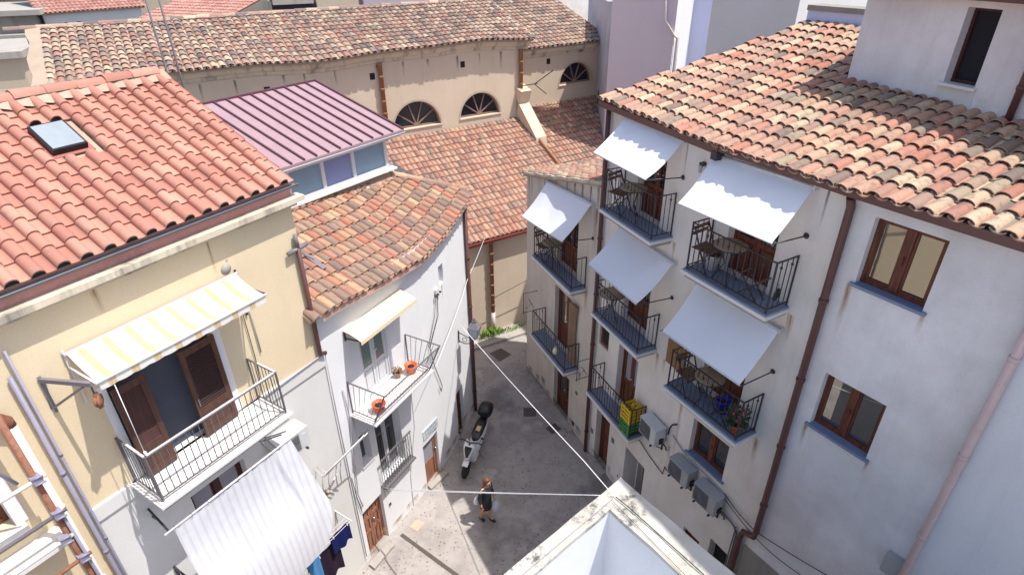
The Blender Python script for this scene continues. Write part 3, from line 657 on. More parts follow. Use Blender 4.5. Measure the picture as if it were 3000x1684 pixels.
# scaffold left
sf = attach('scaffold', 'rusty tube scaffold with clamps against the yellow house', 'scaffold', YE, 1.1, 0, 0)
b = MB(); b.tube([L3(-.03, .4, 0), L3(-.02, .4, 5.5), L3(-.04, .4, 8.9)], .04, 8); b.build('standard', M['rust'], sf, False)
b = MB(); b.tube([L3(.04, .46, 4.2), L3(.02, .46, 7.05)], .02, 8); b.build('thin_tube', M['bluepipe'], sf, False)
for z, m_, x1, x0 in ((7.79, 'whitepipe', .02, -3.), (7.15, 'rail_l', .03, -3.), (6.72, 'whitepipe', -.04, -3.), (6.27, 'rust', .03, -3.)):
    b = MB(); b.tube([L3(x0, .47, z), L3(x1+.05, .47, z)], .028, 8); led = b.build('ledger', M[m_], sf, False)
    b = MB(); b.box(L3(x1-.05, .44, z), (.11, .13, .09)); b.tube([L3(x1-.1, .5, z+.05), L3(x1+.02, .52, z+.05)], .014, 6); b.tube([L3(x1-.1, .5, z-.05), L3(x1+.02, .52, z-.05)], .014, 6); b.build('clamp', M['bluepipe'], led, False)
b = MB(); b.tube([L3(-.45, .42, 8.95), L3(-.32, .42, 8.2), L3(-.2, .42, 7.85)], .022, 8); b.build('steel_stay', M['bluepipe'], sf, False)

# ================================================================== white house
wh = thing('white_house', 'whitewashed house with curved front, mixed old tile roof and orange pots on its balcony', 'house', WH.P(3, -1.5, 0))
doors = [(.16, .89, .0, 1.64, .14), (2.64, 3.35, .0, 1.63, .14), (.50, .82, 2.93, 3.85, .16), (1.02, 1.9, 1.9, 3.72, .16), (.98, 1.95, 4.62, 6.2, .12), (4.25, 4.5, 5.82, 6.37, .1), (4.74, 5.24, 0, 1.8, .14)]
b = MB(); wall(b, WH, 0, WH.L, 0, 7.42, doors)
far = Vector((-3.4, 16.6, 0)); e_ = WH.P(WH.L, 0, 0)
b.quad(e_, far, far+Vector((0, 0, 8.0)), e_+Vector((0, 0, 7.4))); b.build('wall', M['white'], wh)
eu = Vector((math.cos(R(62)), math.sin(R(62)), 0)); iu = Vector((-eu.y, eu.x, 0)); Ow = V3(WH.p[0], 7.42)
def uv(v): d = Vector((v.x, v.y, 0))-Vector((Ow.x, Ow.y, 0)); return d.dot(eu), d.dot(iu)
eave = [uv(WH.P(s_, .2, 0)) for s_ in [WH.L*k/24 for k in range(25)]]
top = [uv(Vector(q)) for q in ((-5.6, 11.5, 0), (-4.86, 12.62, 0), (-3.1, 14.95, 0), (-1.2, 15.3, 0), (-1.1, 15.3, 0))]
dzw = lambda u, v: .16*math.exp(-(u/1.1)**2)+.06*math.sin(u*1.1+.6)-.03
loW = lerpf(eave); hiW = lerpf(top)
sw = R(22.5); rw = tile_roof(wh, 'roof', [M['t_mixed'], M['mortar']], Ow, eu, iu, sw, -.25, 6.25, lambda u: loW(u), lambda u: max(hiW(u), loW(u)), .2, .33, jit=1.4, dz=dzw)
def wpt(u, v, h=0): return Ow+eu*u+iu*v+Vector((0, 0, v*math.tan(sw)+dzw(u, v)+h))
b = MB(); rows = [[], [], [], []]
for k in range(25):
    u, v = eave[k]; rows[0].append(wpt(u, v-.03, -.14)); rows[1].append(wpt(u, v-.03, -.03)); rows[2].append(wpt(u, v+.02, -.03)); rows[3].append(wpt(u, v+.3, -.2))
b.grid(rows, 0, False); b.build('eaves_course', plain('pink_mortar', lin((210, 168, 150)), .85, .35, 14), wh)
b = MB()
for k in range(30):
    u = -.1+6.1*k/29; v = loW(u); b.ball(wpt(u, v+.015, -.0), .045, 7, 0, (1, 1, .7))
b.build('eaves_mortar', M['offwhite'], wh)
b = MB(); Z = [wpt(*top[2], .05), wpt(top[2][0]+1.1, (top[2][1]*.5+top[3][1]*.5)+.05, .06), wpt(*top[3], .06)]
ridge_caps(rw, wpt(*top[2], .03), wpt(*top[3], .03), M['t_mixed'], .1, .4, 'ridge')
b = MB(); b.grid([[wpt(top[1][0]+(top[2][0]-top[1][0])*k/20, top[1][1]+(top[2][1]-top[1][1])*k/20-.18+.05*math.sin(k*2.3), .06) for k in range(21)], [wpt(top[1][0]+(top[2][0]-top[1][0])*k/20, top[1][1]+(top[2][1]-top[1][1])*k/20+.12, .1) for k in range(21)]], 0, True); b.build('flashing', M['mortar'], rw)
# broken metal strip lying on the tiles
p = MB(); q0 = wpt(.95, .95, .11); q1 = wpt(.95, .52, .1); p.bar(q0, q1, .1, .012); p.bar(wpt(.92, .98, .13), wpt(.98, .8, .12), .05, .02)
o = p.build('metal_strip', M['gutter_g']); tag(o, 'loose bent metal strip lying on the mixed tiles of the white house', 'scrap')
# openings
panel_door(wh, WH, .16, .89, .0, 1.64, .13, 'door_l', 2, (0, .42, .72, 1)); panel_door(wh, WH, 2.64, 3.35, .0, 1.63, .13, 'door_l', 1, (0, .45, 1), (1,), pane='curtain')
panel_door(wh, WH, 4.74, 5.24, .0, 1.8, .12, 'wood', 1, (0, .4, 1))
casement(wh, WH, .50, .82, 2.93, 3.85, .15, M['alu'], 'glass', 1, True, sillmat='marble', fwid=.03, sill_out=.03)
casement(wh, WH, 1.02, 1.9, 1.9, 3.72, .15, M['alu'], 'glass', 2, False, fwid=.04)
panel_door(wh, WH, .98, 1.95, 4.64, 6.2, .1, 'alu', 2, (0, .42, 1), (1,), pane='glassg', frame=.06)
casement(wh, WH, 4.25, 4.5, 5.82, 6.37, .09, M['alu'], 'curtain', 1, False, fwid=.02)
balcony(wh, WH, .42, 2.52, .68, 4.62, .84, .105, 'marble', 'rail_l', .07, 'offwhite', False, .38, bw_=.009)
Tw = WH.fr(1.5)
b = MB(); b.box(Tw(1.5, .13, 2.76), (1.16, .035, .035), 0, Tw(1, 0, 0)-Tw(0, 0, 0), Tw(0, 1, 0)-Tw(0, 0, 0)); b.box(Tw(1.5, .1, 1.84), (1.2, .2, .05), 0, Tw(1, 0, 0)-Tw(0, 0, 0), Tw(0, 1, 0)-Tw(0, 0, 0))
for k in range(13): s_ = .95+1.1*k/12; b.bar(Tw(s_, .13, 1.86), Tw(s_, .13, 2.76), .014)
for k in range(12): s_ = 1.0+1.0*k/11; b.tube([Tw(s_-.03, .13, 1.95), Tw(s_+.03, .14, 2.15), Tw(s_-.03, .14, 2.4), Tw(s_+.02, .13, 2.65)], .006, 5)
b.build('window_railing', M['rail_l'], wh)
pipe(wh, [WH.P(6.1, .07, 7.35), WH.P(6.1, .07, .02)], .055, 'gutter')
sg = attach('street_sign', 'pale tiled street name plate above the second door of the white house', 'sign', WH, 3.03, 0, 1.98)
b = MB(); box_l(b, -.34, .34, .0, .025, -.16, .16); b.build('plate', M['sign'], sg, False)
b = MB(); rnd = random.Random(3)
for zz, x0, x1, h in ((.06, -.18, .26, .05), (-.04, -.2, .28, .035), (-.1, -.1, .2, .025)):
    x = x0
    while x < x1: ww = rnd.uniform(.02, .05); box_l(b, x, x+ww, .025, .028, zz-h/2, zz+h/2); x += ww+.02
for q in ((-.33, .33, .145, .155), (-.33, .33, -.155, -.145)): box_l(b, q[0], q[1], .025, .029, q[2], q[3])
box_l(b, -.24, -.232, .025, .029, -.14, .14); b.build('lettering', M['signink'], sg, False)
hn = attach('house_number', 'small pale house number plate above the brown panelled door of the white house', 'sign', WH, 1.16, 0, 1.5); b = MB(); box_l(b, -.07, .07, 0, .015, -.06, .06); b.build('plate', M['sign'], hn, False); b = MB(); box_l(b, -.035, -.022, .015, .018, -.03, .03); box_l(b, .0, .012, .015, .018, -.03, .03); box_l(b, .012, .04, .015, .018, .02, .03); b.build('digits', M['cable_d'], hn, False)
db = attach('doorbell', 'small black bell box right of the brown panelled door', 'doorbell', WH, 1.1, 0, 1.0); b = MB(); box_l(b, -.035, .035, 0, .03, -.03, .03); b.build('case', M['black'], db, False); b = MB(); b.lathe([(.012, 0), (.012, .008)], L3(0, .03, 0), 8, 0, Vector((0, -1, 0))); b.build('button', M['chrome'], db, False)
# moulded canopy over the white house balcony door
cn = attach('canopy', 'cream fibreglass ribbed door canopy on the white house wall', 'canopy', WH, .6, 0, 6.56)
W_ = 1.86; b = MB(); rows = []
for k in range(7):
    t = k/6; rows.append([L3(W_*j/92, .02+.46*t, .14-.12*t**1.6+.012*(1 if (j//2) % 2 else 0)) for j in range(93)])
b.grid(rows, 0, False); b.grid([[q-Vector((0, 0, .02)) for q in r_] for r_ in rows][::-1], 0, False)
rr = rows[-1]; b.grid([rr, [q-Vector((0, 0, .09+.015*(1 if (j//2) % 2 else 0))) for j, q in enumerate(rr)]], 0, False); b.build('cover', M['canopy'], cn, False)
for x in (.03, W_-.03): b = MB(); b.bar(L3(x, .02, -.06), L3(x, .44, .0), .025); b.bar(L3(x, .02, -.12), L3(x, .02, .12), .03); b.build('bracket', M['iron'], cn, False)
# rooftop room
rr_ = Vector((-2.96, 15.0, 0)); ll_ = Vector((-4.92, 12.35, 0)); pe = (rr_-ll_).normalized(); ll_ = ll_-pe*1.6
PF = Fac([ll_.xy, rr_.xy]); LP = PF.L
pr = thing('rooftop_room', 'small rooftop room with purple standing seam roof and frosted windows', 'rooftop room', PF.P(LP/2, -1.5, 8))
b = MB(); T2 = PF.fr(LP/2)
fbox(b, T2, 0, LP, -.22, -.14, 8.1, 8.5); b.hexa([T2(LP-.3, -.1, 8), T2(LP-.22, -.1, 8), T2(LP-.22, -2.9, 8), T2(LP-.3, -2.9, 8), T2(LP-.3, -.1, 9.33), T2(LP-.22, -.1, 9.33), T2(LP-.22, -2.9, 10.08), T2(LP-.3, -2.9, 10.08)]); fbox(b, T2, 0, LP, -3.0, -2.9, 8, 10.0); b.build('wall', M['white'], pr)
b = MB(); fbox(b, T2, 0, LP-.1, -.2, .12, 8.43, 8.475); b.build('sill', M['marble'], pr)
f = MB(); xs = [LP-.3, LP-1.36, LP-2.26, LP-3.2, LP-4.1]
fbox(f, T2, 0, LP-.22, -.12, -.04, 8.48, 8.54); fbox(f, T2, 0, LP-.22, -.12, -.04, 9.16, 9.24)
for x in xs: fbox(f, T2, x-.035, x+.055, -.12, -.035, 8.54, 9.16)
wf = f.build('window', M['alu'], pr)
for i in range(4):
    q = MB(); q.quad(T2(xs[i+1], -.08, 8.54), T2(xs[i], -.08, 8.54), T2(xs[i], -.08, 9.16), T2(xs[i+1], -.08, 9.16)); q.build('pane', M['frost2' if i == 1 else 'frost'], wf)
b = MB(); half_gutter(b, T2(-.2, .2, 9.34), T2(LP+.16, .2, 9.34), .06); fbox(b, T2, -.1, LP+.1, .0, .12, 9.24, 9.38); b.build('gutter', M['alu'], pr)
rs = R(14.3); rp = lambda x, v, h=0: T2(x, .2-v, 9.4+v*math.tan(rs)+h)
b = MB(); b.hexa([rp(-.2, 0, -.05), rp(LP+.16, 0, -.05), rp(LP+.16, 3.25, -.05), rp(-.2, 3.25, -.05), rp(-.2, 0), rp(LP+.16, 0), rp(LP+.16, 3.25), rp(-.2, 3.25)])
ro = b.build('roof', M['maroon'], pr)
b = MB(); n = 20
for k in range(n+1):
    x = LP+.14-k*.33
    if x < -.2: break
    b.bar(rp(x, 0, .02), rp(x, 3.25, .02), .035, .05)
b.bar(rp(LP+.16, 0, .0), rp(LP+.16, 3.25, .0), .05, .07); b.bar(rp(-.2, 3.25, .01), rp(LP+.16, 3.25, .01), .06, .07); b.build('seams', M['maroon_d'], ro)

# ================================================================== church
ch = thing('church', 'long ochre church building with fan windows and weathered tile roofs', 'church', CHO+E31*15+I31*4)
fan = [(18.72, 20.77, 7.0), (21.68, 23.6, 7.05)]
def arch_wall(mb, fac, s0, s1, z0, z1, wins, dep=.22):
    """wall with semicircular openings"""
    hs = []
    for a, c, z in wins: hs.append((a-.1, c+.1, z-.0001, z+(c-a)/2+.1, .0))
    ss = sorted({s0, s1} | {x for h in hs for x in h[:2]}); zs = sorted({z0, z1} | {x for h in hs for x in h[2:4]})
    for a, c in zip(ss, ss[1:]):
        for d, e in zip(zs, zs[1:]):
            if any(h[0] < (a+c)/2 < h[1] and h[2] < (d+e)/2 < h[3] for h in hs): continue
            mb.quad(fac.P(a, 0, d), fac.P(c, 0, d), fac.P(c, 0, e), fac.P(a, 0, e))
    for (a, c, z), h in zip(wins, hs):
        n = 24; r = (c-a)/2; m = (a+c)/2; inn = [(m-r*math.cos(math.pi*k/n), z+r*math.sin(math.pi*k/n)) for k in range(n+1)]
        out = []
        for k in range(n+1):
            t = math.pi*k/n; dx, dz = -math.cos(t), math.sin(t); f_ = min((h[1]-m)/max(abs(dx), 1e-6), (h[3]-z)/max(dz, 1e-6)); out.append((m+dx*f_, z+dz*f_))
        for k in range(n):
            mb.quad(fac.P(inn[k][0], 0, inn[k][1]), fac.P(out[k][0], 0, out[k][1]), fac.P(out[k+1][0], 0, out[k+1][1]), fac.P(inn[k+1][0], 0, inn[k+1][1]))
            mb.quad(fac.P(inn[k][0], 0, inn[k][1]), fac.P(inn[k+1][0], 0, inn[k+1][1]), fac.P(inn[k+1][0], -dep, inn[k+1][1]), fac.P(inn[k][0], -dep, inn[k][1]))
        for k in (0, n):   # fill the corner gaps between the arch sector and the rectangular hole
            pass
        for sgn in (-1, 1):
            cx = m+sgn*(h[1]-m); pts_ = [o_ for o_ in out if (o_[0]-m)*sgn > 0]
            A = [q for q in pts_ if abs(abs(q[0]-m)-(h[1]-m)) < 1e-4]; B = [q for q in pts_ if abs(q[1]-h[3]) < 1e-4]
            if A and B:
                qa = max(A, key=lambda q: q[1]); qb = max(B, key=lambda q: abs(q[0]-m)); mb.quad(fac.P(qa[0], 0, qa[1]), fac.P(cx, 0, h[3]), fac.P(qb[0], 0, qb[1]))
        mb.quad(fac.P(a, 0, z), fac.P(c, 0, z), fac.P(c, -dep, z), fac.P(a, -dep, z))
b = MB(); arch_wall(b, CH, 4, 24.75, 0, 9.98, fan)
b.quad(CH.P(24.75, 0, 3), CH.P(24.75, -1.6, 3), CH.P(24.75, -1.6, 10.4), CH.P(24.75, 0, 9.98)); b.quad(CH.P(4, 0, 0), CH.P(4, 0, 9.98), CH.P(4, -4.2, 11.1), CH.P(4, -8, 9.98), CH.P(4, -8, 0))
b.build('wall', M['ochre'], ch)
b = MB(); arch_wall(b, C3, -1, 6.2, 0, 9.3, [(3.75, 5.62, 7.62)]); b.build('wall', M['ochre'], ch)
def fan_window(fac, a, c, z, dep=.16):
    m, r = (a+c)/2, (c-a)/2; T = fac.fr(m); f = MB(); n = 20
    rim = lambda rr, d: [T(m-rr*math.cos(math.pi*k/n), d, z+.02+rr*math.sin(math.pi*k/n)) for k in range(n+1)]
    f.grid([rim(r-.002, -dep+.03), rim(r-.07, -dep+.03), rim(r-.07, -dep-.03)], 0, False); fbox(f, T, a, c, -dep-.02, -dep+.03, z, z+.07)
    hub = .14; hb = lambda d: [T(m-hub*math.cos(math.pi*k/10), d, z+.05+hub*math.sin(math.pi*k/10)) for k in range(11)]
    f.grid([hb(-dep+.035), [T(m, -dep+.035, z+.05)]*11], 0, False)
    for q in (36, 72, 108, 144): f.bar(T(m-hub*math.cos(R(q)), -dep, z+.05+hub*math.sin(R(q))), T(m-(r-.03)*math.cos(R(q)), -dep, z+.03+(r-.03)*math.sin(R(q))), .055, .05)
    o = f.build('window', wood_fan, ch); g_ = MB(); pts = rim(r-.01, -dep-.02)
    g_.quad(*pts); g_.build('pane', M['darkglass'], o)
    s_ = MB(); fbox(s_, T, a-.06, c+.06, -dep, .04, z-.04, z+.002); s_.build('sill', M['ochre'], o)
    fr_ = MB(); fr_.grid([[T(m-rr*math.cos(math.pi*k/n), .015, z+rr*math.sin(math.pi*k/n)) for k in range(n+1)] for rr in (r, r+.07)], 0, False); fr_.build('arch_trim', M['tan'], o)
wood_fan = wood('fan_window_wood', lin((156, 126, 112)), lin((120, 92, 82)))
for a, c, z in fan: fan_window(CH, a, c, z)
fan_window(C3, 3.75, 5.62, 7.62)
# cornices: a stack of courses with tile-end shadows painted in as dark streaks
wav = lambda s_: .06*math.sin(s_*.62+.9)+.03*math.sin(s_*1.45)
def cornice(fac, s0, s1, z, wv):
    b = MB(); n = int((s1-s0)/.25); prof = [(.0, -.32), (.05, -.30), (.07, -.2), (.16, -.14), (.2, -.04), (.22, .05), (.0, .06)]
    b.grid([[fac.P(s0+(s1-s0)*k/n, d, z+h+wv(s0+(s1-s0)*k/n)) for k in range(n+1)] for d, h in prof], 0, False)
    for e_ in (s0, s1): b.quad(*[fac.P(e_, d, z+h+wv(e_)) for d, h in prof])
    return b.build('cornice', M['cornice'], ch)
cornice(CH, 8.2, 25.0, 9.9, wav); cornice(C3, 1.2, 6.0, 9.3, lambda s_: 0)
rs_ = R(16); Oc = CH.P(0, .33, 10.0)
tile_roof(ch, 'roof', [M['t_church'], M['mortar']], Oc, E31, I31, rs_, 8.25, 25.1, 0, 3.98, .245, .355, jit=1.3, dz=lambda u, v: wav(u)*max(0, 1-v/2.6))
cpt = lambda u, v, h=0: Oc+E31*u+I31*v+Vector((0, 0, v*math.tan(rs_)+h))
ridge_caps(ch, cpt(7.3, 4.02, .03), cpt(25.1, 4.02, .03), M['t_church'], .115, .44, 'ridge')
b = MB(); b.quad(cpt(8.2, 4.0, 0), cpt(25.1, 4.0, 0), cpt(25.1, 8.4, -2.5), cpt(8.2, 8.4, -2.5)); b.build('back_slope', M['t_church'], ch)
b = MB(); rows = [[cpt(7.9+.06*math.sin(k*1.7), v, .03+.02*math.sin(k*2.1)) for k, v in enumerate([.0, .6, 1.2, 1.8, 2.4, 3., 3.5, 3.95])], [cpt(8.32+.05*math.sin(k*2.7), v, .07) for k, v in enumerate([.0, .6, 1.2, 1.8, 2.4, 3., 3.5, 3.95])]]
b.grid(rows, 0, False); b.grid([rows[0], [q-Vector((0, 0, .5)) for q in rows[0]]], 0, False); b.build('verge_mortar', M['mortar'], ch)
O3 = C3.P(0, .26, 9.4)
tile_roof(ch, 'roof', [M['t_church'], M['mortar']], O3, E31, I31, R(17), 1.0, 6.3, 0, 6.6, .245, .355, jit=1.3)
# aisle roofs, lower wall with red gutter
sa_ = R(24.6); Oa = Vector((-.7, 19.5, 4.22))
tile_roof(ch, 'aisle_roof', [M['t_aisle'], M['mortar']], Oa, E31, I31, sa_, -6.5, 4.55, 0, 5.42, .2, .335, jit=1.2)
Or = Vector((-.7, 19.5, 4.0))
tile_roof(ch, 'aisle_roof', [M['t_aisle'], M['mortar']], Or, E31, I31, sa_, 4.75, 9.6, 0, 6.28, .2, .335, jit=1.2)
apt = lambda u, v, h=0: Oa+E31*u+I31*v+Vector((0, 0, v*math.tan(sa_)+h))
b = MB(); b.hexa([apt(4.52, 0, -.5), apt(4.74, 0, -.5), apt(4.74, 5.4, -.5), apt(4.52, 5.4, -.5), apt(4.52, 0, .06), apt(4.74, 0, .02), apt(4.74, 5.4, .02), apt(4.52, 5.4, .06)]); b.tube([apt(4.62, .05, .1), apt(4.62, 2.6, .1), apt(4.62, 5.35, .1)], .07, 8); b.build('verge', M['ochrepipe'], ch)
b = MB(); ax = lambda u, v, z: Vector((Oa.x, Oa.y, 0))+E31*u+I31*v+Vector((0, 0, z))
b.quad(ax(-6.5, .22, 0), ax(9.6, .22, 0), ax(9.6, .22, 4.15), ax(-6.5, .22, 4.15)); b.build('wall', M['ochre'], ch)
b = MB(); half_gutter(b, ax(-6.5, -.02, 4.16), ax(6.6, -.02, 4.18), .075); b.hexa([ax(-1.2, -.0, 4.0), ax(6.6, -.0, 4.0), ax(6.6, .21, 3.95), ax(-1.2, .21, 3.95), ax(-1.2, .06, 4.2), ax(6.6, .06, 4.2), ax(6.6, .21, 4.2), ax(-1.2, .21, 4.2)]); b.build('gutter', M['redmetal'], ch)
def claypipe(pts, r):
    b = MB(); pts = [Vector(p) for p in pts]; L = (pts[1]-pts[0]).length; n = int(L/.42)
    for k in range(n):
        q = pts[0]+(pts[1]-pts[0])*(k/n); q2 = pts[0]+(pts[1]-pts[0])*((k+1)/n); b.tube([q, q+(q2-q)*.16, q+(q2-q)*.17, q2], [r*1.22, r*1.22, r, r], 9)
    b.build('downpipe', M['ochrepipe'], ch)
claypipe((CH.P(18.39, .12, 9.62), CH.P(18.39, .12, 6.9)), .085); claypipe((CH.P(24.6, .12, 9.55), CH.P(24.6, .12, 6.85)), .08); claypipe((ax(0, .1, 4.0), ax(0, .1, .9)), .075)
b = MB(); b.tube([ax(0, .1, .95), ax(0, .1, .05)], .085, 9); b.build('pipe_foot', M['whitepipe'], ch)
# buttress
b = MB(); q = lambda s_, v, z: CH.P(s_, v, z)
b.hexa([q(24.42, 1.75, 5.2), q(24.95, 1.75, 5.2), q(24.95, -.6, 5.2), q(24.42, -.6, 5.2), q(24.42, 1.6, 6.2), q(24.95, 1.6, 6.2), q(24.95, -.6, 8.05), q(24.42, -.6, 8.05)]); b.hexa([q(24.42, .0, 6.9), q(24.95, .0, 6.9), q(24.95, -.7, 6.9), q(24.42, -.7, 6.9), q(24.42, .42, 7.9), q(24.95, .42, 7.9), q(24.95, -.7, 8.2), q(24.42, -.7, 8.2)]); b.build('buttress', M['ochre'], ch)
b = MB(); b.bar(q(24.5, .3, 8.1), q(25.4, .2, 8.1), .03); b.bar(q(25.2, .25, 8.1), q(26.2, .2, 8.55), .03); b.bar(q(25.2, .25, 8.1), q(25.6, .6, 7.7), .03); b.build('tie_rod', M['iron'], ch)
for fac, s_, z in ((CH, 14.3, 9.1), (CH, 18.1, 9.15), (CH, 21.9, 9.2), (C3, 3.1, 8.75)):
    b = MB(); T4 = fac.fr(s_); fbox(b, T4, s_-.1, s_+.1, -.02, .004, z-.12, z+.12); b.build('vent_hole', M['dark'], ch)

# ================================================================== tall mauve building
Fm = Fac([(4.22, 34.5), (4.22, 26.64), (6.55, 25.3), (7.9, 27.83), (24, 23.5)])
tb = thing('tall_building', 'tall mauve and blue plastered building behind the terrace roof', 'building', (8, 30, 0))
for i, m_ in enumerate(('dirty', 'mauve', 'white', 'blue')):
    b = MB(); wall(b, Fm, Fm.s[i], Fm.s[i+1], 0, 16.2 if i else 11.2, [(Fm.s[3]+6.3, Fm.s[3]+7.3, 10.95, 12.2, .15)] if i == 3 else ()); b.build('wall', M[m_], tb)
b = MB(); b.quad(*[(*q_, 11.2) for q_ in ((4.22, 34.5), (4.22, 26.64), (7.9, 27.83), (24, 28), (24, 40))]); q_ = [(4.22, 26.64), (6.55, 25.3), (7.9, 27.83)]; b.quad(*[(*k_, 16.2) for k_ in q_]); b.quad((4.22, 26.64, 11.2), (4.22, 26.64, 16.2), (7.9, 27.83, 16.2), (7.9, 27.83, 11.2)); b.build('roof', M['concrete'], tb)
dark_back(tb, Fm, Fm.s[3]+6.3, Fm.s[3]+7.3, 10.95, 12.2, .12, 'dark', 'window')
s2 = Fm.s[2]
pipe(tb, [Fm.P(s2-.5, .05, 11.6), Fm.P(s2-.45, .08, 10.7), Fm.P(s2-.05, .08, 10.15), Fm.P(s2+.25, .1, 10.05), Fm.P(s2+.3, .1, 7)], .05, 'whitepipe', 'downpipe', False)
pipe(tb, [Fm.P(s2+.5, .1, 10.05), Fm.P(s2+.5, .1, 7)], .03, 'cable_g', 'conduit', False)
b = MB(); fbox(b, Fm.fr(Fm.s[0]+5.2), Fm.s[0]+5.4, Fm.s[0]+5.7, .0, .01, 6.7, 7.3); b.build('vent_hole', M['dark'], tb)

# ================================================================== corner house
co = thing('corner_house', 'narrow stained plaster corner house with mossy tile edge and two iron balconies', 'house', TE.P(2.2, -1, 0))
ch_h = [(2.05, 3.2, 5.42, 7.2), (2.0, 3.08, 2.58, 4.62), (2.1, 3.1, .0, 1.78)]
b = MB(); wall(b, TE, 0, 4.32, 0, 7.38, ch_h); rk_ = lambda s_: 7.4+.262*s_
for k in range(16):
    s_, s2_ = 4.32*k/16, 4.32*(k+1)/16; b.quad(TE.P(s_, 0, 7.38), TE.P(s2_, 0, 7.38), TE.P(s2_, 0, rk_(s2_)), TE.P(s_, 0, rk_(s_)))
c0 = TE.P(0, 0, 0); c1 = Vector((2.4, 18.5, 0)); b.quad(c0, c0+Vector((0, 0, 7.4)), c1+Vector((0, 0, 7.4)), c1); b.build('wall', M['corner'], co)
eT = Vector((*(TE.p[2]-TE.p[0]).normalized(), 0)); iT = Vector((-eT.y, eT.x, 0))
tile_roof(co, 'roof', [M['t_terrace'], M['mortar']], TE.P(0, 0, 7.44), iT, eT, math.atan(.262), -.1, 2.6, -.1, 4.2, .21, .35, jit=1.5)
b = MB(); b.grid([[TE.P(4.3*k/20, d, rk_(4.3*k/20)+z+.015*math.sin(k*1.9)) for k in range(21)] for d, z in ((.0, -.04), (.09, -.02), (.11, .08), (-.05, .1))], 0, False); b.build('verge', M['cornice'], co)
balcony(co, TE, 1.38, 3.74, .48, 5.42, .9, .13); balcony(co, TE, 1.36, 3.6, .5, 2.58, .88, .12)
panel_door(co, TE, 2.05, 3.2, 5.43, 7.2, .16, 'wood', 2, (0, .4, 1), (1,)); panel_door(co, TE, 2.0, 3.08, 2.59, 4.62, .16, 'wood', 2, (0, .35, 1), (1,), pane='glassr'); panel_door(co, TE, 2.1, 3.1, .0, 1.78, .16, 'wood', 2, (0, .35, 1), (1,))
b = MB(); fbox(b, TE.fr(1), 0, 2.05, .0, .012, 0, .16); b.build('plinth', M['stone'], co)
# terrace house
th = thing('terrace_house', 'tall cream terrace house with old barrel tile roof, iron balconies and white awnings', 'house', TE.P(8, -2, 0))
th_h = [(5.55, 6.45, 8.3, 9.95), (5.45, 6.44, 5.5, 7.2), (5.47, 6.3, 2.84, 4.7), (4.72, 5.4, 0, 1.95, .22), (6.2, 7.05, 0, 1.82, .5), (4.55, 5.0, 4.13, 4.75, .08), (8.35, 9.33, 3.65, 4.62, .16), (8.32, 9.32, 8.22, 9.9), (8.34, 9.32, 5.43, 7.1), (8.64, 9.14, 0, 1.43, .12), (9.4, 9.92, .5, 1.88, .25),
    (10.69, 11.63, 9.1, 10.15, .14), (10.69, 11.66, 6.36, 7.44, .14)]
b = MB(); wall(b, TE, 4.32, 10.36, 0, 10.42, [h for h in th_h if h[1] < 10.3]); b.build('wall', M['cream'], th)
b = MB(); wall(b, TE, 10.36, 12.75, 0, 10.42, [h for h in th_h if h[1] > 10.3]); b.build('wall', M['greywash'], th)
b = MB(); q0 = TE.P(4.32, 0, 0); q1 = q0+Vector((.965, .26, 0))*5; b.quad(q0+Vector((0, 0, 5)), q0+Vector((0, 0, 10.42)), q1+Vector((0, 0, 11.7)), q1+Vector((0, 0, 5))); b.build('side_wall', M['corner'], th)
ez = Vector((.454, -.891, 0)).normalized(); iz = Vector((-ez.y, ez.x, 0)); Oz = Vector((3.7, 9.88, 10.47)); st_ = R(15)
loT = lerpf([(-3.9, .22-.17), (0, -.17), (2.38, .09-.17), (4.75, .35-.17), (5.3, .3)])
hiT = lambda u: min(5.0, max(0, (u+3.84)/.2)) if u < -.2 else 2.86-.095*(u+.1)
tr = tile_roof(th, 'roof', [M['t_terrace'], M['mortar']], Oz, ez, iz, st_, -3.85, 5.2, loT, hiT, .222, .35, jit=1.7)
tpt = lambda u, v, h=0: Oz+ez*u+iz*v+Vector((0, 0, v*math.tan(st_)+h))
# gutters and downpipes
b = MB()
def boxgutter(s0, s1, z):
    n = 8; b.grid([[TE.P(s0+(s1-s0)*k/n, d, z+h) for k in range(n+1)] for d, h in ((.1, .05), (.1, -.08), (.22, -.08), (.23, .05), (.215, .05), (.21, -.06), (.11, -.06))], 0, False)
    for e_ in (s0, s1): b.quad(TE.P(e_, .1, z+.05), TE.P(e_, .1, z-.08), TE.P(e_, .22, z-.08), TE.P(e_, .23, z+.05))
boxgutter(4.16, 7.98, 10.40); boxgutter(7.86, 12.8, 10.46); b.build('gutter', M['gutter'], th)
b = MB(); fbox(b, TE.fr(7.9), 7.86, 8.0, .06, .24, 10.22, 10.36); b.build('gutter_joint', M['iron'], th)
b = MB(); fbox(b, TE.fr(5), 4.32, 5.57, 0, .095, 10.36, 10.4); fbox(b, TE.fr(6.5), 5.57, 7.99, 0, .095, 10.36, 10.4); fbox(b, TE.fr(9), 8.0, 10.37, 0, .095, 10.4, 10.44); fbox(b, TE.fr(11), 10.38, 12.28, 0, .095, 10.4, 10.44); b.build('soffit', M['wood_d'], th)
pipe(th, [TE.P(4.38, .09, 10.35), TE.P(4.38, .09, .02)], .055, 'gutter')
pipe(th, [TE.P(10.37, .16, 10.36), TE.P(10.37, .09, 10.2), TE.P(10.4, .09, 3.3), TE.P(10.38, .09, 3.1), TE.P(10.14, .09, 3.0), TE.P(10.1, .09, 2.75), TE.P(10.1, .09, .0)], .06, 'gutter', n=10)
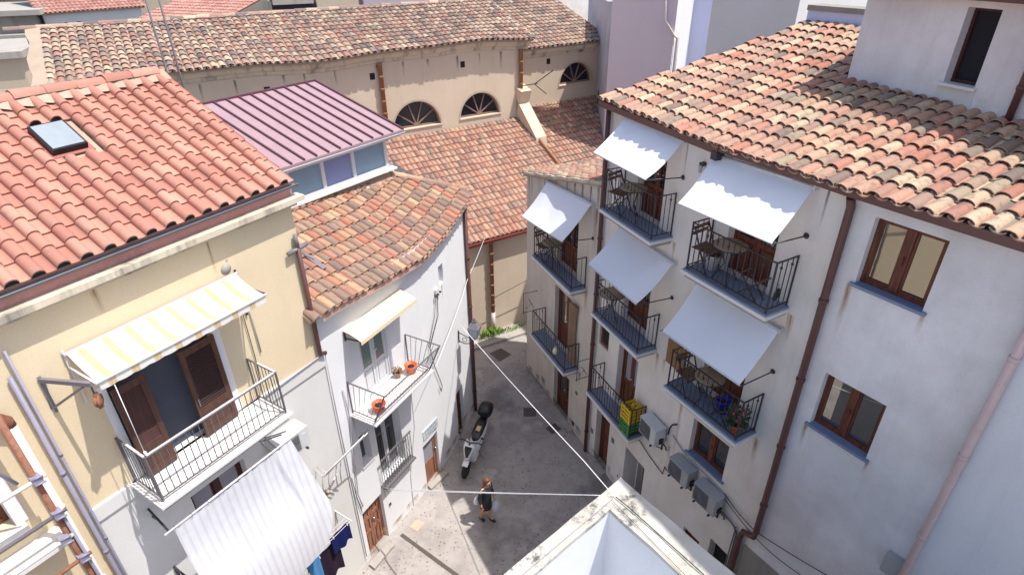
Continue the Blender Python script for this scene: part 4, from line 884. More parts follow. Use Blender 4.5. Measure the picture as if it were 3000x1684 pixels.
b = MB(); b.tube([TE.P(9.98, .05, 2.75), TE.P(9.98, .05, 0)], .02, 6); b.tube([TE.P(9.94, .05, 2.9), TE.P(9.9, .05, 0)], .015, 6); b.tube([TE.P(9.55, .05, 2.95), TE.P(9.9, .06, 2.88), TE.P(9.98, .05, 2.75)], .022, 6); b.build('conduit', M['gutter_g'], th)
# doors and windows
for h, rw_, gl_ in (((5.55, 6.45, 8.31, 9.95), (0, .42, 1), (1,)), ((5.45, 6.44, 5.51, 7.2), (0, .42, 1), (1,)), ((8.32, 9.32, 8.23, 9.9), (0, .42, 1), (1,)), ((8.34, 9.32, 5.44, 7.1), (0, .42, 1), (1,)), ((5.47, 6.3, 2.85, 4.7), (0, .42, 1), (1,))):
    panel_door(th, TE, *h, .18, 'wood', 2, rw_, gl_, pane='curtain' if h[2] < 3 else 'glass')
panel_door(th, TE, 4.72, 5.4, .0, 1.95, .2, 'wood', 1, (0, .5, 1)); panel_door(th, TE, 6.5, 7.05, .0, 1.82, .46, 'wood_d', 1, (0, .5, 1), (1,)); dark_back(th, TE, 6.2, 6.5, 0, 1.82, .48, 'stone', 'recess')
casement(th, TE, 4.55, 5.0, 4.13, 4.75, .06, M['wood'], 'dark', 1, False); casement(th, TE, 8.35, 9.33, 3.65, 4.62, .14, M['wood'], 'glass', 2, True)
panel_door(th, TE, 8.64, 9.14, .0, 1.43, .1, 'wood', 1, (0, .5, 1)); dark_back(th, TE, 9.4, 9.92, .5, 1.88, .24, 'dark', 'window')
casement(th, TE, 10.69, 11.63, 9.1, 10.15, .12, M['wood'], 'glassr', 2); casement(th, TE, 10.69, 11.66, 6.36, 7.44, .12, M['wood'], 'glassr', 2)
b = MB(); Ts = TE.fr(11.3); fbox(b, Ts, 10.2, 12.7, .0, .02, 0, 2.62); b.build('bare_stone', M['stone'], th)
b = MB(); fbox(b, Ts, 10.75, 11.3, .02, .03, .6, 2.15); b.build('doorway', M['dark'], th)
b = MB(); fbox(b, Ts, 12.45, 12.74, .0, .1, 4.6, 5.02); b.build('meter_box', M['acgrey'], th)
for q_ in ((5.04, 6.9, .54, 8.3, .9), (4.94, 6.88, .54, 5.5, .88), (4.86, 6.86, .46, 2.84, .88), (7.91, 9.8, .56, 8.22, .92), (7.89, 9.81, .56, 5.43, .9)):
    balcony(th, TE, q_[0], q_[1], q_[2], q_[3], q_[4], .12)
b = MB(); fbox(b, TE.fr(7.5), 7.26, 7.86, .0, .03, 5.42, 6.05); b.build('reed_screen', M['bamboo'], th)
# upper storey
b = MB(); wall(b, US, 0, US.L, 10.8, 12.7, [(1.74, 2.23, 11.5, 12.57, .22)]); u0_ = US.P(0, 0, 0); b.quad(u0_+Vector((0, 0, 10.8)), u0_+Vector((0, 0, 12.7)), u0_+Vector((3.5, 3.2, 12.7)), u0_+Vector((3.5, 3.2, 10.8))); b.quad(US.P(0, .2, 12.77), US.P(US.L, .2, 12.77), US.P(US.L, -4, 13.4), US.P(0, -4, 13.4)); b.quad(US.P(0, 0, 12.7), US.P(US.L, 0, 12.7), US.P(US.L, .2, 12.76), US.P(0, .2, 12.76)); b.build('upper_storey', M['greywash'], th)
f = MB(); Tu = US.fr(2); fbox(f, Tu, 1.74, 1.79, -.24, -.16, 11.5, 12.57); fbox(f, Tu, 2.18, 2.23, -.24, -.16, 11.5, 12.57); fbox(f, Tu, 1.79, 2.18, -.24, -.16, 11.5, 11.55); fbox(f, Tu, 1.79, 2.18, -.24, -.16, 12.52, 12.57); wo = f.build('window', M['wood_d'], th)
g_ = MB(); g_.quad(Tu(1.79, -.2, 11.55), Tu(2.18, -.2, 11.55), Tu(2.18, -.2, 12.52), Tu(1.79, -.2, 12.52)); g_.build('pane', M['dark'], wo)
g_ = MB(); fbox(g_, Tu, 1.66, 2.28, -.15, .07, 11.46, 11.502); g_.build('sill', M['marble'], wo)
b = MB(); fbox(b, Tu, 1.68, 2.26, .0, .006, 11.18, 11.44); fbox(b, Tu, 2.34, 2.46, .0, .005, 11.26, 11.38); b.build('plaster_patch', M['offwhite'], th)
b = MB(); fbox(b, Tu, 0, 5.5, .14, .24, 12.68, 12.78); b.build('gutter', M['gutter'], th)
pipe(th, [US.P(2.9, .07, 12.7), US.P(2.88, .07, 11.1)], .05, 'gutter')
b = MB(); q0 = tpt(-1.55, 5.0); q1 = tpt(-2.9, 5.0)
b.hexa([q1+Vector((-.05, 0, -.3)), q0+Vector((.3, -.3, -.3)), q0+Vector((.6, 0, -.3)), q1+Vector((.25, .2, -.3)), q1+Vector((-.05, 0, .25)), q0+Vector((.3, -.3, .25)), q0+Vector((.6, 0, .25)), q1+Vector((.25, .2, .25))]); pw = b.build('parapet_wall', M['blue'], th)
b = MB(); b.hexa([q1+Vector((-.1, -.04, .25)), q0+Vector((.3, -.38, .25)), q0+Vector((.66, 0, .25)), q1+Vector((.3, .24, .25)), q1+Vector((-.1, -.04, .36)), q0+Vector((.3, -.38, .36)), q0+Vector((.66, 0, .36)), q1+Vector((.3, .24, .36))]); b.build('coping', M['stone'], pw)
cw = thing('rear_building', 'sunlit cream building wall behind the top of the terrace roof', 'building', (9, 18.5, 0)); b = MB()
prism(b, [(7.7, 17.3), (12.5, 20.2), (11, 22.8), (6.2, 19.9)], 0, 15.5); b.build('wall', M['offwhite'], cw)
b = MB(); b.bar((7.7, 17.2, 15.5), (12.5, 20.1, 15.5), .3, .15); b.build('coping', M['concrete'], cw)
# near white building at the right edge
NB = Fac([(6.1, 5.84), (9.2, .5)])
nb = thing('white_building', 'plain blue-white plastered building with a pink downpipe at the right edge', 'building', (8.5, 4, 0))
b = MB(); wall(b, NB, 0, NB.L, 0, 16.3); n1, n2 = NB.P(0, 0, 0), NB.P(NB.L, 0, 0)
for z0, z1 in ((0, 16.3),):
    A = n1+Vector((3.4, -1.3, 0)); B = n2+Vector((3.4, -.6, 0)); b.quad(n1, n1+Vector((0, 0, z1)), A+Vector((0, 0, z1)), A); b.quad(A, A+Vector((0, 0, z1)), B+Vector((0, 0, z1)), B); b.quad(n1+Vector((0, 0, z1)), n2+Vector((0, 0, z1)), B+Vector((0, 0, z1)), A+Vector((0, 0, z1)))
b.build('wall', M['courtyard'], nb)
pipe(nb, [TE.P(12.76, .12, 14), TE.P(12.76, .12, 0)], .055, 'pinkpipe', n=12)
# roofless white building in the foreground
A = Vector((1.69, 6.65, 0)); l_ = Vector((-.749, -.662, 0)); r_ = Vector((.597, -.802, 0)); I_ = Vector((1.44, 6.08, 0)); zt = 6.0; z = lambda v, h: Vector((v.x, v.y, h))
pb = thing('parapet_building', 'white courtyard building with broad mouldy parapet top in the foreground', 'building', (1.2, 3.5, 0))
b = MB(); Lp, Rp, IL, IR = A+l_*7, A+r_*7, I_+l_*7, I_+r_*7
b.quad(z(A, 0), z(A, zt), z(Lp, zt), z(Lp, 0)); b.quad(z(A, 0), z(Rp, 0), z(Rp, zt), z(A, zt)); b.quad(z(Lp, 0), z(Lp, zt), z(IL, zt), z(IL, 0)); b.quad(z(Rp, 0), z(IR, 0), z(IR, zt), z(Rp, zt)); b.build('wall', M['offwhite'], pb)
b = MB(); n = 24
def cop(a, c, d, e): # a->c outer, d->e inner, slightly uneven top slab
    b.grid([[z(p+(q-p)*k/n, zt+hh+.012*math.sin(k*1.7+hh*90)) for k in range(n+1)] for p, q, hh in ((a-(d-a)*.08, c-(d-a)*.08, -.06), (a-(d-a)*.08, c-(d-a)*.08, .02), (d, e, .035), (d, e, -.04))], 0, False)
cop(A, Lp, I_, IL); cop(A, Rp, I_, IR); b.build('coping', M['mould'], pb)
b = MB(); b.quad(z(I_, 3.2), z(IL, 3.2), z(IL, zt-.03), z(I_, zt-.03)); b.quad(z(I_, 3.2), z(I_, zt-.03), z(IR, zt-.03), z(IR, 3.2)); b.quad(z(I_, 3.2), z(IR, 3.2), z(IR+l_*7, 3.2), z(IL, 3.2)); b.build('courtyard', M['courtyard'], pb)
b = MB(); e_ = r_; o_ = I_+r_*.62-Vector((r_.y, -r_.x, 0))*-.0; nn_ = Vector((-l_.x*0+r_.y, -r_.x, 0)).normalized(); b.hexa([z(I_+r_*.55+nn_*.01, 3.2), z(I_+r_*1.1+nn_*.01, 3.2), z(I_+r_*1.1-nn_*.05, 3.2), z(I_+r_*.55-nn_*.05, 3.2), z(I_+r_*.55+nn_*.01, 4.55), z(I_+r_*1.1+nn_*.01, 4.55), z(I_+r_*1.1-nn_*.05, 4.55), z(I_+r_*.55-nn_*.05, 4.55)]); b.build('doorway', M['dark'], pb)

# ================================================================== run-off stains on the terrace wall
def stain_mat():
    m, t, bs = base('rust_stain', lin((176, 138, 96)), .9, spec=.1)
    tc = nd(t, 'ShaderNodeTexCoord'); sx = nd(t, 'ShaderNodeSeparateXYZ'); t.links.new(tc.outputs['UV'], sx.inputs[0])
    up_ = ramp(t, sx.outputs[1], [(0, bw(0)), (.5, bw(.4)), (.9, bw(1)), (1, bw(.7))]); sd = ramp(t, sx.outputs[0], [(0, bw(0)), (.45, bw(1)), (.6, bw(1)), (1, bw(0))])
    nz = ramp(t, noise(t, 1, 4, .6, pos(t, 26, 26, 2.)), [(.3, bw(.1)), (.6, bw(1))])
    a1 = nd(t, 'ShaderNodeMath', operation='MULTIPLY'); t.links.new(up_, a1.inputs[0]); t.links.new(sd, a1.inputs[1])
    a2 = nd(t, 'ShaderNodeMath', operation='MULTIPLY'); t.links.new(a1.outputs[0], a2.inputs[0]); t.links.new(nz, a2.inputs[1])
    a3 = nd(t, 'ShaderNodeMath', operation='MULTIPLY'); t.links.new(a2.outputs[0], a3.inputs[0]); a3.inputs[1].default_value = .75
    t.links.new(a3.outputs[0], bs.inputs['Alpha']); return m
sm_ = stain_mat()
sm2 = sm_.copy(); sm2.name = 'soot_stain'; sm2.node_tree.nodes['Principled BSDF'].inputs['Base Color'].default_value = (*lin((104, 92, 84)), 1)
def stain(par, fac, s, z0, z1, w_, m=None, d=.004):
    T_ = fac.fr(s); q = MB(); q.quad(T_(s-w_/2, d, z0), T_(s+w_/2, d, z0), T_(s+w_/2, d, z1), T_(s-w_/2, d, z1)); o = q.build('stain', m or sm_, par)
    uvl = o.data.uv_layers.new(); 
    for k_, c_ in enumerate(((0, 0), (1, 0), (1, 1), (0, 1))): uvl.data[k_].uv = c_
for s_, z0_, z1_, w_ in ((10.63, 8.1, 9.06, .12), (11.66, 8.7, 9.05, .08), (10.64, 5.7, 6.32, .11), (11.7, 6.05, 6.32, .07), (7.95, 2.7, 5.3, .12), (9.86, 4.6, 5.3, .14), (9.88, 7.5, 8.1, .16), (6.98, 7.7, 8.2, .12), (6.95, 4.7, 5.4, .12), (5.0, 1.9, 2.7, .12), (7.8, 2.6, 3.3, .1), (7.2, 5.0, 5.4, .1)): stain(th, TE, s_, z0_, z1_, w_)
for s_, z0_, z1_, w_ in ((.15, 6.2, 7.4, .12), (.35, 6.4, 7.42, .1), (2.5, 7.2, 8.0, .12), (2.9, 7.4, 8.1, .14), (3.3, 7.4, 8.2, .16), (3.7, 7.5, 8.3, .12), (4.05, 7.3, 8.4, .14), (1.2, 7.2, 7.65, .14), (1.9, 7.3, 7.85, .1)): stain(co, TE, s_, z0_, z1_, w_, sm2)
for s_, z0_, z1_, w_ in ((3.75, 4.6, 5.4, .2), (4.0, 6.3, 7.8, .25), (3.66, 2.0, 2.5, .14)): stain(co, TE, s_, z0_, z1_, w_)
for s_, z0_, z1_, w_ in ((4.25, 8.95, 9.68, .07), (1.3, 8.9, 9.65, .1), (2.6, 9.2, 9.66, .12)): stain(yh, YE, s_, z0_, z1_, w_)
rnd = random.Random(4)
for k in range(11): s_ = 12.4+1.13*k+rnd.uniform(-.3, .3); stain(ch, CH, s_, 9.0+rnd.uniform(-.2, .3), 9.55, rnd.uniform(.08, .16), sm2)

for fac, par, s0_, s1_ in ((TE, co, .1, 4.2), (TE, th, 4.5, 10.0), (WH, wh, .1, 6.0)):
    rnd = random.Random(int(s1_*7)); s_ = s0_
    while s_ < s1_-.3: w_ = rnd.uniform(.25, .6); stain(par, fac, s_+w_/2, .0, rnd.uniform(.2, .6), w_, sm2 if fac is TE else sm_, .005); s_ += w_*rnd.uniform(.8, 1.6)
for s_, z0_, z1_, w_ in ((8.1, 9.6, 10.3, .05), (9.95, 9.6, 10.35, .06), (6.98, 9.4, 10.25, .05), (5.0, 4.9, 5.4, .08)): stain(th, TE, s_, z0_, z1_, w_, sm2, .006)
for s_, z0_, z1_, w_ in ((.45, 3.9, 4.55, .08), (2.5, 3.8, 4.55, .07), (4.37, 5.3, 5.8, .06), (2.0, 1.3, 1.8, .06), (1.0, 1.2, 1.8, .05)): stain(wh, WH, s_, z0_, z1_, w_)
# ================================================================== awnings on the terrace
def drop_awning(label, s0, z0, s1, z1, d, f0, f1, sk=.09):
    d += .16; f0 += .16; f1 += .16; m = (s0+s1)/2; T = TE.fr(m); t = thing('awning', label, 'awning', T(s0, 0, z0), TE.rz(m), 'white drop arm awnings over the balconies')
    b = MB(); rows = []; n, k_ = 12, 10
    for k in range(k_+1):
        q = k/k_; rows.append([T(s0+(s1-s0)*j/n+sk*q, .1+(d-.1)*q+.012*math.sin(j*.9)*q*(1-q)*4, z0+(z1-z0)*j/n-(z0+(z1-z0)*j/n-f0-(f1-f0)*j/n)*q-(.05+.02*math.sin(j*1.3+s0))*math.sin(math.pi*q)) for j in range(n+1)])
    b.grid(rows, 0, True); b.build('canvas', M['awning'], t)
    b = MB(); mm_ = [(rows[k][n//2]+(T(m, .0015, 0)-T(m, 0, 0))+Vector((0, 0, .0015)), rows[k][n//2]*.98+rows[k][n//2+1]*.02+(T(m, .0015, 0)-T(m, 0, 0))+Vector((0, 0, .0015))) for k in range(k_+1)]; b.grid([[p_ for p_, _ in mm_], [(p_+(q_-p_).normalized()*.012) for p_, q_ in mm_]], 0, True); b.build('seam', M['awning'], t)
    b = MB(); b.tube([T(s0-.04, .085, z0+.02), T(s1+.04, .085, z1+.02)], .032, 10); b.build('roller', M['alu'], t)
    b = MB(); b.tube([T(s0-.01+sk, d, f0), T(s1+.01+sk, d, f1)], .014, 8); b.build('front_bar', M['alu'], t)
    for s_, zz, zf in ((s0-.03, z0, f0), (s1+.03, z1, f1)):
        b = MB(); b.tube([T(s_+sk, d, zf), T(s_, .03, zf-.12)], .012, 6); b.lathe([(.045, 0), (.05, .012), (.03, .03), (.012, .04)], T(s_, 0, zf-.12), 12, 0, T(0, 1, 0)-T(0, 0, 0)); b.build('arm', M['iron'], t)
        b = MB(); b.box(T(s_, .06, zz+.02), (.03, .12, .09), 0, T(1, 0, 0)-T(0, 0, 0), T(0, 1, 0)-T(0, 0, 0)); b.build('bracket', M['alu'], t)
drop_awning('white canvas awning of the stained corner house, lowest of the sunlit ones', 1.5, 7.66, 3.9, 7.88, .76, 6.66, 6.92)
drop_awning('sunlit white awning directly under the gutter, left of the widest awning', 5.08, 10.3, 6.94, 10.26, .76, 9.5, 9.52)
drop_awning('shaded white awning of the middle balcony column, below the sunlit left one', 5.2, 7.8, 7.12, 7.78, .8, 6.93, 6.94)
drop_awning('widest awning under the gutter, upper half in blue shade', 7.8, 10.24, 9.75, 10.28, .74, 9.4, 9.46)
drop_awning('large fully shaded awning above the balcony with pink flowers', 7.89, 7.74, 9.79, 7.74, .78, 6.8, 6.84)

# ================================================================== air conditioners
def ac_unit(fac, s0, s1, d0, d1, z0, z1, label, case='acwhite'):
    m = (s0+s1)/2; T = fac.fr(m); W_, H = s1-s0, z1-z0; t = thing('air_conditioner', label, 'air conditioner', T(m, 0, z0), fac.rz(m), 'outdoor air conditioner units on the walls'); E_ = T(1, 0, 0)-T(0, 0, 0); Nn = T(0, 1, 0)-T(0, 0, 0)
    b = MB(); fbox(b, T, s0, s1, d0, d1, z0, z1); fbox(b, T, s0-.008, s1+.008, d0-.005, d1+.008, z1, z1+.018); b.build('casing', M[case], t)
    cs = s0+W_*.35; r = min(H*.43, W_*.33)
    b = MB(); fbox(b, T, s0+.025, s0+W_*.68, d1, d1+.006, z0+.03, z1-.03)
    for k in range(9): zz = z0+.05+(H-.1)*k/8; b.bar(T(s0+.03, d1+.014, zz), T(s0+W_*.67, d1+.014, zz), .006)
    b.lathe([(r*.25, .008), (r*.25, .02), (.001, .022)], T(cs, d1, z0+H/2), 12, 0, Nn)
    for k in range(3): rr = r*(.5+.25*k); b.tube([T(cs+rr*math.cos(q*.5236), d1+.018, z0+H/2+rr*math.sin(q*.5236)) for q in range(13)], .005, 4)
    b.build('fan_grille', M['acgrille'], t)
    b = MB(); fbox(b, T, s0+W_*.7, s1-.012, d1, d1+.004, z0+.02, z1-.02); b.box(T(s0+W_*.85, d1+.006, z0+H*.75), (.06, .008, .03), 0, E_, Nn); b.build('side_panel', M[case], t)
    for s_ in (s0+.08, s1-.1):
        b = MB(); b.bar(T(s_, .0, z0-.03), T(s_, d1+.04, z0-.03), .035); b.bar(T(s_, .02, z0-.03), T(s_, .02, z0-.3), .03); b.bar(T(s_, .03, z0-.26), T(s_, d1*.8, z0-.04), .02); b.build('bracket', M['iron'], t)
    b = MB(); fbox(b, T, s1, s1+.035, d0+.06, d0+.17, z0+.06, z0+.2); b.build('valve_cover', M['black'], t)
    b = MB(); b.tube([T(s1+.03, d0+.1, z0+.1), T(s1+.12, d0+.06, z0+.02), T(s1+.08, .03, z0-.15)], .018, 6); b.build('refrigerant_hose', M['cable_d'], t)
    return t
ac_unit(TE, 7.06, 7.66, .05, .35, 3.28, 3.75, 'white air conditioner beside the balcony with yellow and green crates')
ac_unit(TE, 8.14, 8.73, .05, .32, 2.96, 3.42, 'grey air conditioner nearest the white one, under the ground floor window', 'acgrey')
ac_unit(TE, 8.93, 9.54, .05, .32, 2.92, 3.39, 'grey air conditioner nearest the brown elbow downpipe', 'acgrey')
ac_unit(YE, 4.2, 4.86, .06, .42, 5.17, 5.6, 'white air conditioner on the white wall below the marble balcony')
# pipes and wires round the units
def cable(name, label, pts, r, m, sag=0., cat='cable', group=None):
    P = []
    for a, c in zip(pts, pts[1:]):
        a = Vector(a); c = Vector(c); n = 14 if sag else 2
        for k in range(n+(1 if c == Vector(pts[-1]) else 0)):
            t = k/n; P.append(a+(c-a)*t-Vector((0, 0, sag*4*t*(1-t))))
    b = MB(); b.tube(P, r, 5); return tag(b.build(name, M[m]), label, cat, group)
tp = TE.P
cable('refrigerant_pipe', 'thin brown pipes running along the wall under the white air conditioner', [tp(6.55, .03, 2.6), tp(7.2, .03, 2.42), tp(7.75, .03, 2.34), tp(7.78, .03, 2.62), tp(7.92, .04, 2.6)], .012, 'cable_d', 0, 'pipe')
cable('refrigerant_pipe', 'pale pipe pair passing above the two grey air conditioners', [tp(7.85, .03, 3.72), tp(8.3, .03, 3.52), tp(9.0, .03, 3.47), tp(9.5, .03, 3.4)], .014, 'cable_g', 0, 'pipe')
cable('wall_hose', 'black bent hose on the wall right of the white air conditioner', [tp(7.72, .04, 3.62), tp(7.76, .06, 3.85), tp(7.84, .07, 4.03), tp(7.95, .04, 4.12)], .02, 'black', 0, 'hose')
cable('wall_cable', 'dark cable sagging along the terrace wall from the grey units to the right', [tp(9.5, .04, 3.45), tp(10.4, .1, 3.3), tp(12.7, .06, 3.9)], .010, 'cable_d', .06)
cable('wall_cable', 'thinner dark cable below the sagging wall cable at lower right', [tp(9.45, .04, 3.35), tp(10.4, .1, 3.15), tp(11.1, .06, 3.06), tp(12.7, .06, 3.42)], .009, 'cable_d', .03)
cable('cable', 'thick white cable stretched diagonally across the alley', [WH.P(5.3, .06, 3.95), Vector((1.36, 8.25, 4.75)), Vector((4.55, 1.4, 5.6))], .010, 'cable_w', .05)
for k in (0, 1):
    cable('clothesline', 'upper of the two white lines crossing the alley to the parapet corner' if k == 0 else 'lower of the two white lines crossing the alley to the parapet corner', [WH.P(.95, .03, 1.75-.05*k), Vector((1.52+.03*k, 6.3, 6.07))], .008, 'cable_w', .02, 'clothesline', 'pair of clotheslines over the alley')
cable('parapet_cable', 'black cable lying along the right arm of the mouldy parapet', [Vector((1.56, 6.28, 6.07)), Vector((1.72, 6.1, 6.06)), Vector((2.6, 4.9, 6.06)), Vector((3.6, 3.5, 6.06))], .008, 'black')
cable('parapet_cable', 'thin pale wire lying along the left arm of the mouldy parapet', [Vector((1.52, 6.26, 6.065)), Vector((.6, 5.45, 6.065)), Vector((-1.5, 3.6, 6.065))], .006, 'cable_g')
cable('parapet_cable', 'thin wire along the inner edge of the right parapet arm', [Vector((1.5, 6.2, 6.07)), Vector((2.4, 4.8, 6.06)), Vector((3.3, 3.4, 6.06))], .004, 'cable_d')
cable('cable', 'white cable from the red church gutter down across the white house front', [Vector((-.95, 19.2, 4.35)), WH.P(5.9, .1, 5.1), WH.P(5.0, .12, 4.65), WH.P(2.6, .7, 4.62)], .007, 'cable_w', .03)
cable('wall_cable', 'bundle of cables fanning down the white house wall to the balcony', [WH.P(4.0, .03, 5.86), WH.P(3.75, .05, 5.2), WH.P(3.3, .04, 4.55)], .008, 'cable_d')
cable('wall_cable', 'loose cable loop hanging right of the white house balcony', [WH.P(4.05, .03, 5.85), WH.P(3.95, .04, 5.1), WH.P(3.35, .05, 4.5), WH.P(3.5, .05, 3.8), WH.P(3.72, .05, 3.2), WH.P(3.8, .06, 2.9), WH.P(3.74, .06, 2.75), WH.P(3.68, .05, 2.95)], .011, 'cable_d')
cable('wall_cable', 'white cables hanging vertically at the left end of the white house balcony', [WH.P(.3, .03, 5.4), WH.P(.32, .05, 4.6), WH.P(.2, .05, 3.2), WH.P(.12, .05, 2.4), WH.P(.2, .04, 1.9)], .014, 'cable_g')
cable('wall_cable', 'dark cables dropping beside the brown panelled door', [WH.P(.05, .03, 3.0), WH.P(.08, .04, 2.3), WH.P(.14, .04, 1.75)], .010, 'cable_d')
cable('wall_cable', 'faint grey cable on the church wall below the red gutter', [Vector((-.75, 19.28, 1.75)), Vector((.9, 20.2, 2.2))], .012, 'cable_d')
cable('conduit', 'faint vertical conduit on the white house between door and street sign', [WH.P(2.45, .015, 4.4), WH.P(2.4, .015, 2.6), WH.P(2.0, .015, 1.2), WH.P(1.95, .015, .05)], .012, 'offwhite', 0, 'conduit')
jb = attach('junction_box', 'small cluster of white insulators high on the white house wall', 'junction box', WH, 4.0, 0, 5.82)
b = MB(); box_l(b, -.08, .08, 0, .06, -.05, .06); b.build('case', M['offwhite'], jb, False); b = MB()
for x in (-.12, .0, .13): b.lathe([(.02, 0), (.03, .03), (.02, .06)], L3(x, .04, -.09), 8, 0, Vector((0, -1, 0)))
b.build('insulators', M['cable_d'], jb, False)

# ================================================================== curtain, clothes, racks on the left
rod = attach('curtain_rail', 'white pole on iron arms carrying the long curtain outside the yellow house', 'curtain rail', YE, 2.0, 0, 6.0)
b = MB(); b.tube([L3(-.08, .9, .08), L3(2.3, .9, .1)], .018, 8); b.build('pole', M['rail_w'], rod, False)
b = MB(); b.bar(L3(.12, .0, -.14), L3(.0, .88, .06), .03); b.bar(L3(.12, .02, -.3), L3(.06, .45, -.05), .02); b.build('bracket', M['iron'], rod, False)
for x in (1.72, 1.82): b = MB(); b.bar(L3(x, .82, .36), L3(x+.1, .9, .08), .025); b.bar(L3(x, .8, .36), L3(x+.45, .7, .1), .02); b.build('bracket', M['rail_l'], rod, False)
cu = attach('curtain', 'long white striped curtain hung on a pole and draped over the lower balcony rail', 'curtain', YE, 2.0, 0, 3.5)
b = MB(); rows = []; n = 72
fold = lambda j, a: .003*math.sin(j*.95)*a+.018*math.sin(j*.17+1)*a+.006*math.sin(j*.41+a*3)
for k in range(13):
    q = k/12; rows.append([L3(.06+(2.14+.23*q)*j/n+.03*q, .9+.25*q+fold(j, .4+.8*q)-.08*math.sin(math.pi*q)*(1 if j < 60 else .4), 2.56-1.6*q-.04*math.sin(j*math.pi*13/n)**2*(1-q)*.5) for j in range(n+1)])
for k in range(1, 9):
    q = k/8; rows.append([L3(.09+(2.37-.16*q*q)*j/n, 1.155+.07*math.sin(q*2)+fold(j, 1.2), .96-1.05*q+.28*max(0, (j/n-.86)/.14)**2*q) for j in range(n+1)])
b.grid(rows, 0, True); b.build('cloth', M['sheet'], cu, False)
for j in range(9): b = MB(); b.tube([L3(.08+2.14*j/8, .9+.03*math.cos(a_*1.05), 2.58+.03*math.sin(a_*1.05)) for a_ in range(7)], .006, 4); b.build('ring', M['chrome'], cu, False)
rk = attach('drying_rack', 'rusty white drying rack frame on the wall left of the white house windows', 'drying rack', YE, 5.1, 0, 3.2)
b = MB()
for x, z in ((-.1, 1.0), (.0, .98)): b.tube([L3(x, .05, z-.1), L3(x-.05, .42, z-.02), L3(x+.35, .5, z+.12), L3(x+1.0, .6, z+.33)], .012, 6)
for x in (-.14, .02, .22, .34): b.tube([L3(x, .4, .95), L3(x+.03, .25, .5), L3(x+.1, .12, .05)], .014, 6)
b.tube([L3(-.12, .4, .9), L3(.4, .42, 1.02)], .012, 6); b.tube([L3(.0, .1, .1), L3(.4, .1, .35)], .012, 6); b.build('frame', M['rail_w'], rk, False)
b = MB()
for k in range(7): b.ball(L3(.05+.04*math.sin(k*2.), .15+.05*math.cos(k*3.), .02+.05*k*.6), .045, 6)
b.build('cord_bundle', M['concrete'], rk, False)
r2 = attach('clothes_rack', 'small wall rack with lines holding dark clothes beside the brown door', 'clothes rack', YE, 4.7, 0, 2.4)
b = MB()
for d in (.34, .42, .5): b.tube([L3(-.7, d, .1), L3(.62, d, .1)], .006, 5)
for x in (-.6, .6): b.bar(L3(x, 0, .1), L3(x, .54, .1), .022); b.bar(L3(x, .02, .1), L3(x, .02, -.25), .02)
b.build('frame', M['rail_w'], r2, False)
def hung(name, label, s0, s1, d, z0, z1, m, ph):
    t = attach(name, label, 'laundry', YE, s0, 0, z1, 'laundry on the small wall rack'); b = MB(); rows = []
    for k in range(9):
        q = k/8; rows.append([L3((s1-s0)*j/16, d+.02*math.sin(j*.8+ph)*(.3+q), -(z1-z0)*q+.03*math.sin(j*.6+ph)*q) for j in range(17)])
    b.grid(rows, 0, True); b.grid([[x-Vector((0, -.05, 0)) for x in r] for r in rows[:4]], 0, True); b.build('cloth', M[m], t, False)
    b = MB()
    for x in (.06, (s1-s0)-.06): b.box(L3(x, d+.01, .01), (.015, .03, .06))
    b.build('pegs', M['wplastic'], t, False)
hung('garment', 'navy blue garment pegged on the rack beside the brown door', 4.72, 5.24, .5, 2.0, 2.5, 'navy', .3)
hung('garment', 'dark plum garment pegged in front of the navy one', 4.36, 4.95, .40, 1.3, 2.2, 'plum', 1.2)
hung('garment', 'light blue denim hanging below the white curtain', 4.06, 4.36, .5, 1.5, 2.5, 'jeans', 2.)

# ================================================================== balcony furniture (built once, copied)
def chair(label, loc, rz):
    t = thing('folding_chair', label, 'chair', (0, 0, 0), 0, 'folding chairs on the balconies')
    for y in (-.19, .19):
        b = MB(); b.bar((-.2, y, 0), (.18, y, .44), .022); b.bar((.2, y, 0), (-.2, y, .86), .022); b.build('leg_frame', M['iron'], t, False)
    b = MB()
    for k in range(6): x = -.17+.068*k; b.box((x, 0, .45), (.05, .4, .016))
    b.build('seat', M['woodslat'], t, False); b = MB()
    for z in (.72, .82): b.box((-.2-.0*z, 0, z), (.016, .4, .06))
    b.build('backrest', M['woodslat'], t, False)
    t.matrix_basis = Matrix.Translation(loc) @ Matrix.Rotation(rz, 4, 'Z'); return t
def table(label, loc, rz):
    t = thing('bistro_table', label, 'table', (0, 0, 0), 0, 'round bistro tables on the balconies')
    b = MB(); b.lathe([(.01, .7), (.29, .7), (.3, .71), (.29, .725), (.01, .725)], (0, 0, 0), 24); b.build('tabletop', M['mosaic'], t, False)
    b = MB(); b.tube([(.3*math.cos(k*.2618), .3*math.sin(k*.2618), .712) for k in range(25)], .011, 5); b.build('rim', M['iron'], t, False)
    for k in range(3):
        a = k*2.094+.3; b = MB(); b.tube([(.24*math.cos(a), .24*math.sin(a), 0), (.06*math.cos(a), .06*math.sin(a), .36), (.2*math.cos(a), .2*math.sin(a), .7)], .011, 6); b.build('leg', M['iron'], t, False)
    t.matrix_basis = Matrix.Translation(loc) @ Matrix.Rotation(rz, 4, 'Z'); return t
rT = TE.rz(8.5)
c_ = chair('wooden folding chair on the upper balcony under the widest awning', TE.P(8.18, .29, 8.222), rT+.1)
for lb, p, a in (('wooden folding chair on the top balcony under the sunlit left awning', TE.P(5.35, .28, 8.302), rT+.2), ('wooden folding chair on the balcony above the ground floor window', TE.P(8.28, .3, 5.432), rT-.1), ('dark folding chair under the awning of the stained corner house', TE.P(1.78, .27, 5.422), rT+.1)): copy_thing(c_, lb, p, a)
t_ = table('round mosaic topped table on the upper balcony under the widest awning', TE.P(8.68, .3, 8.222), 0)
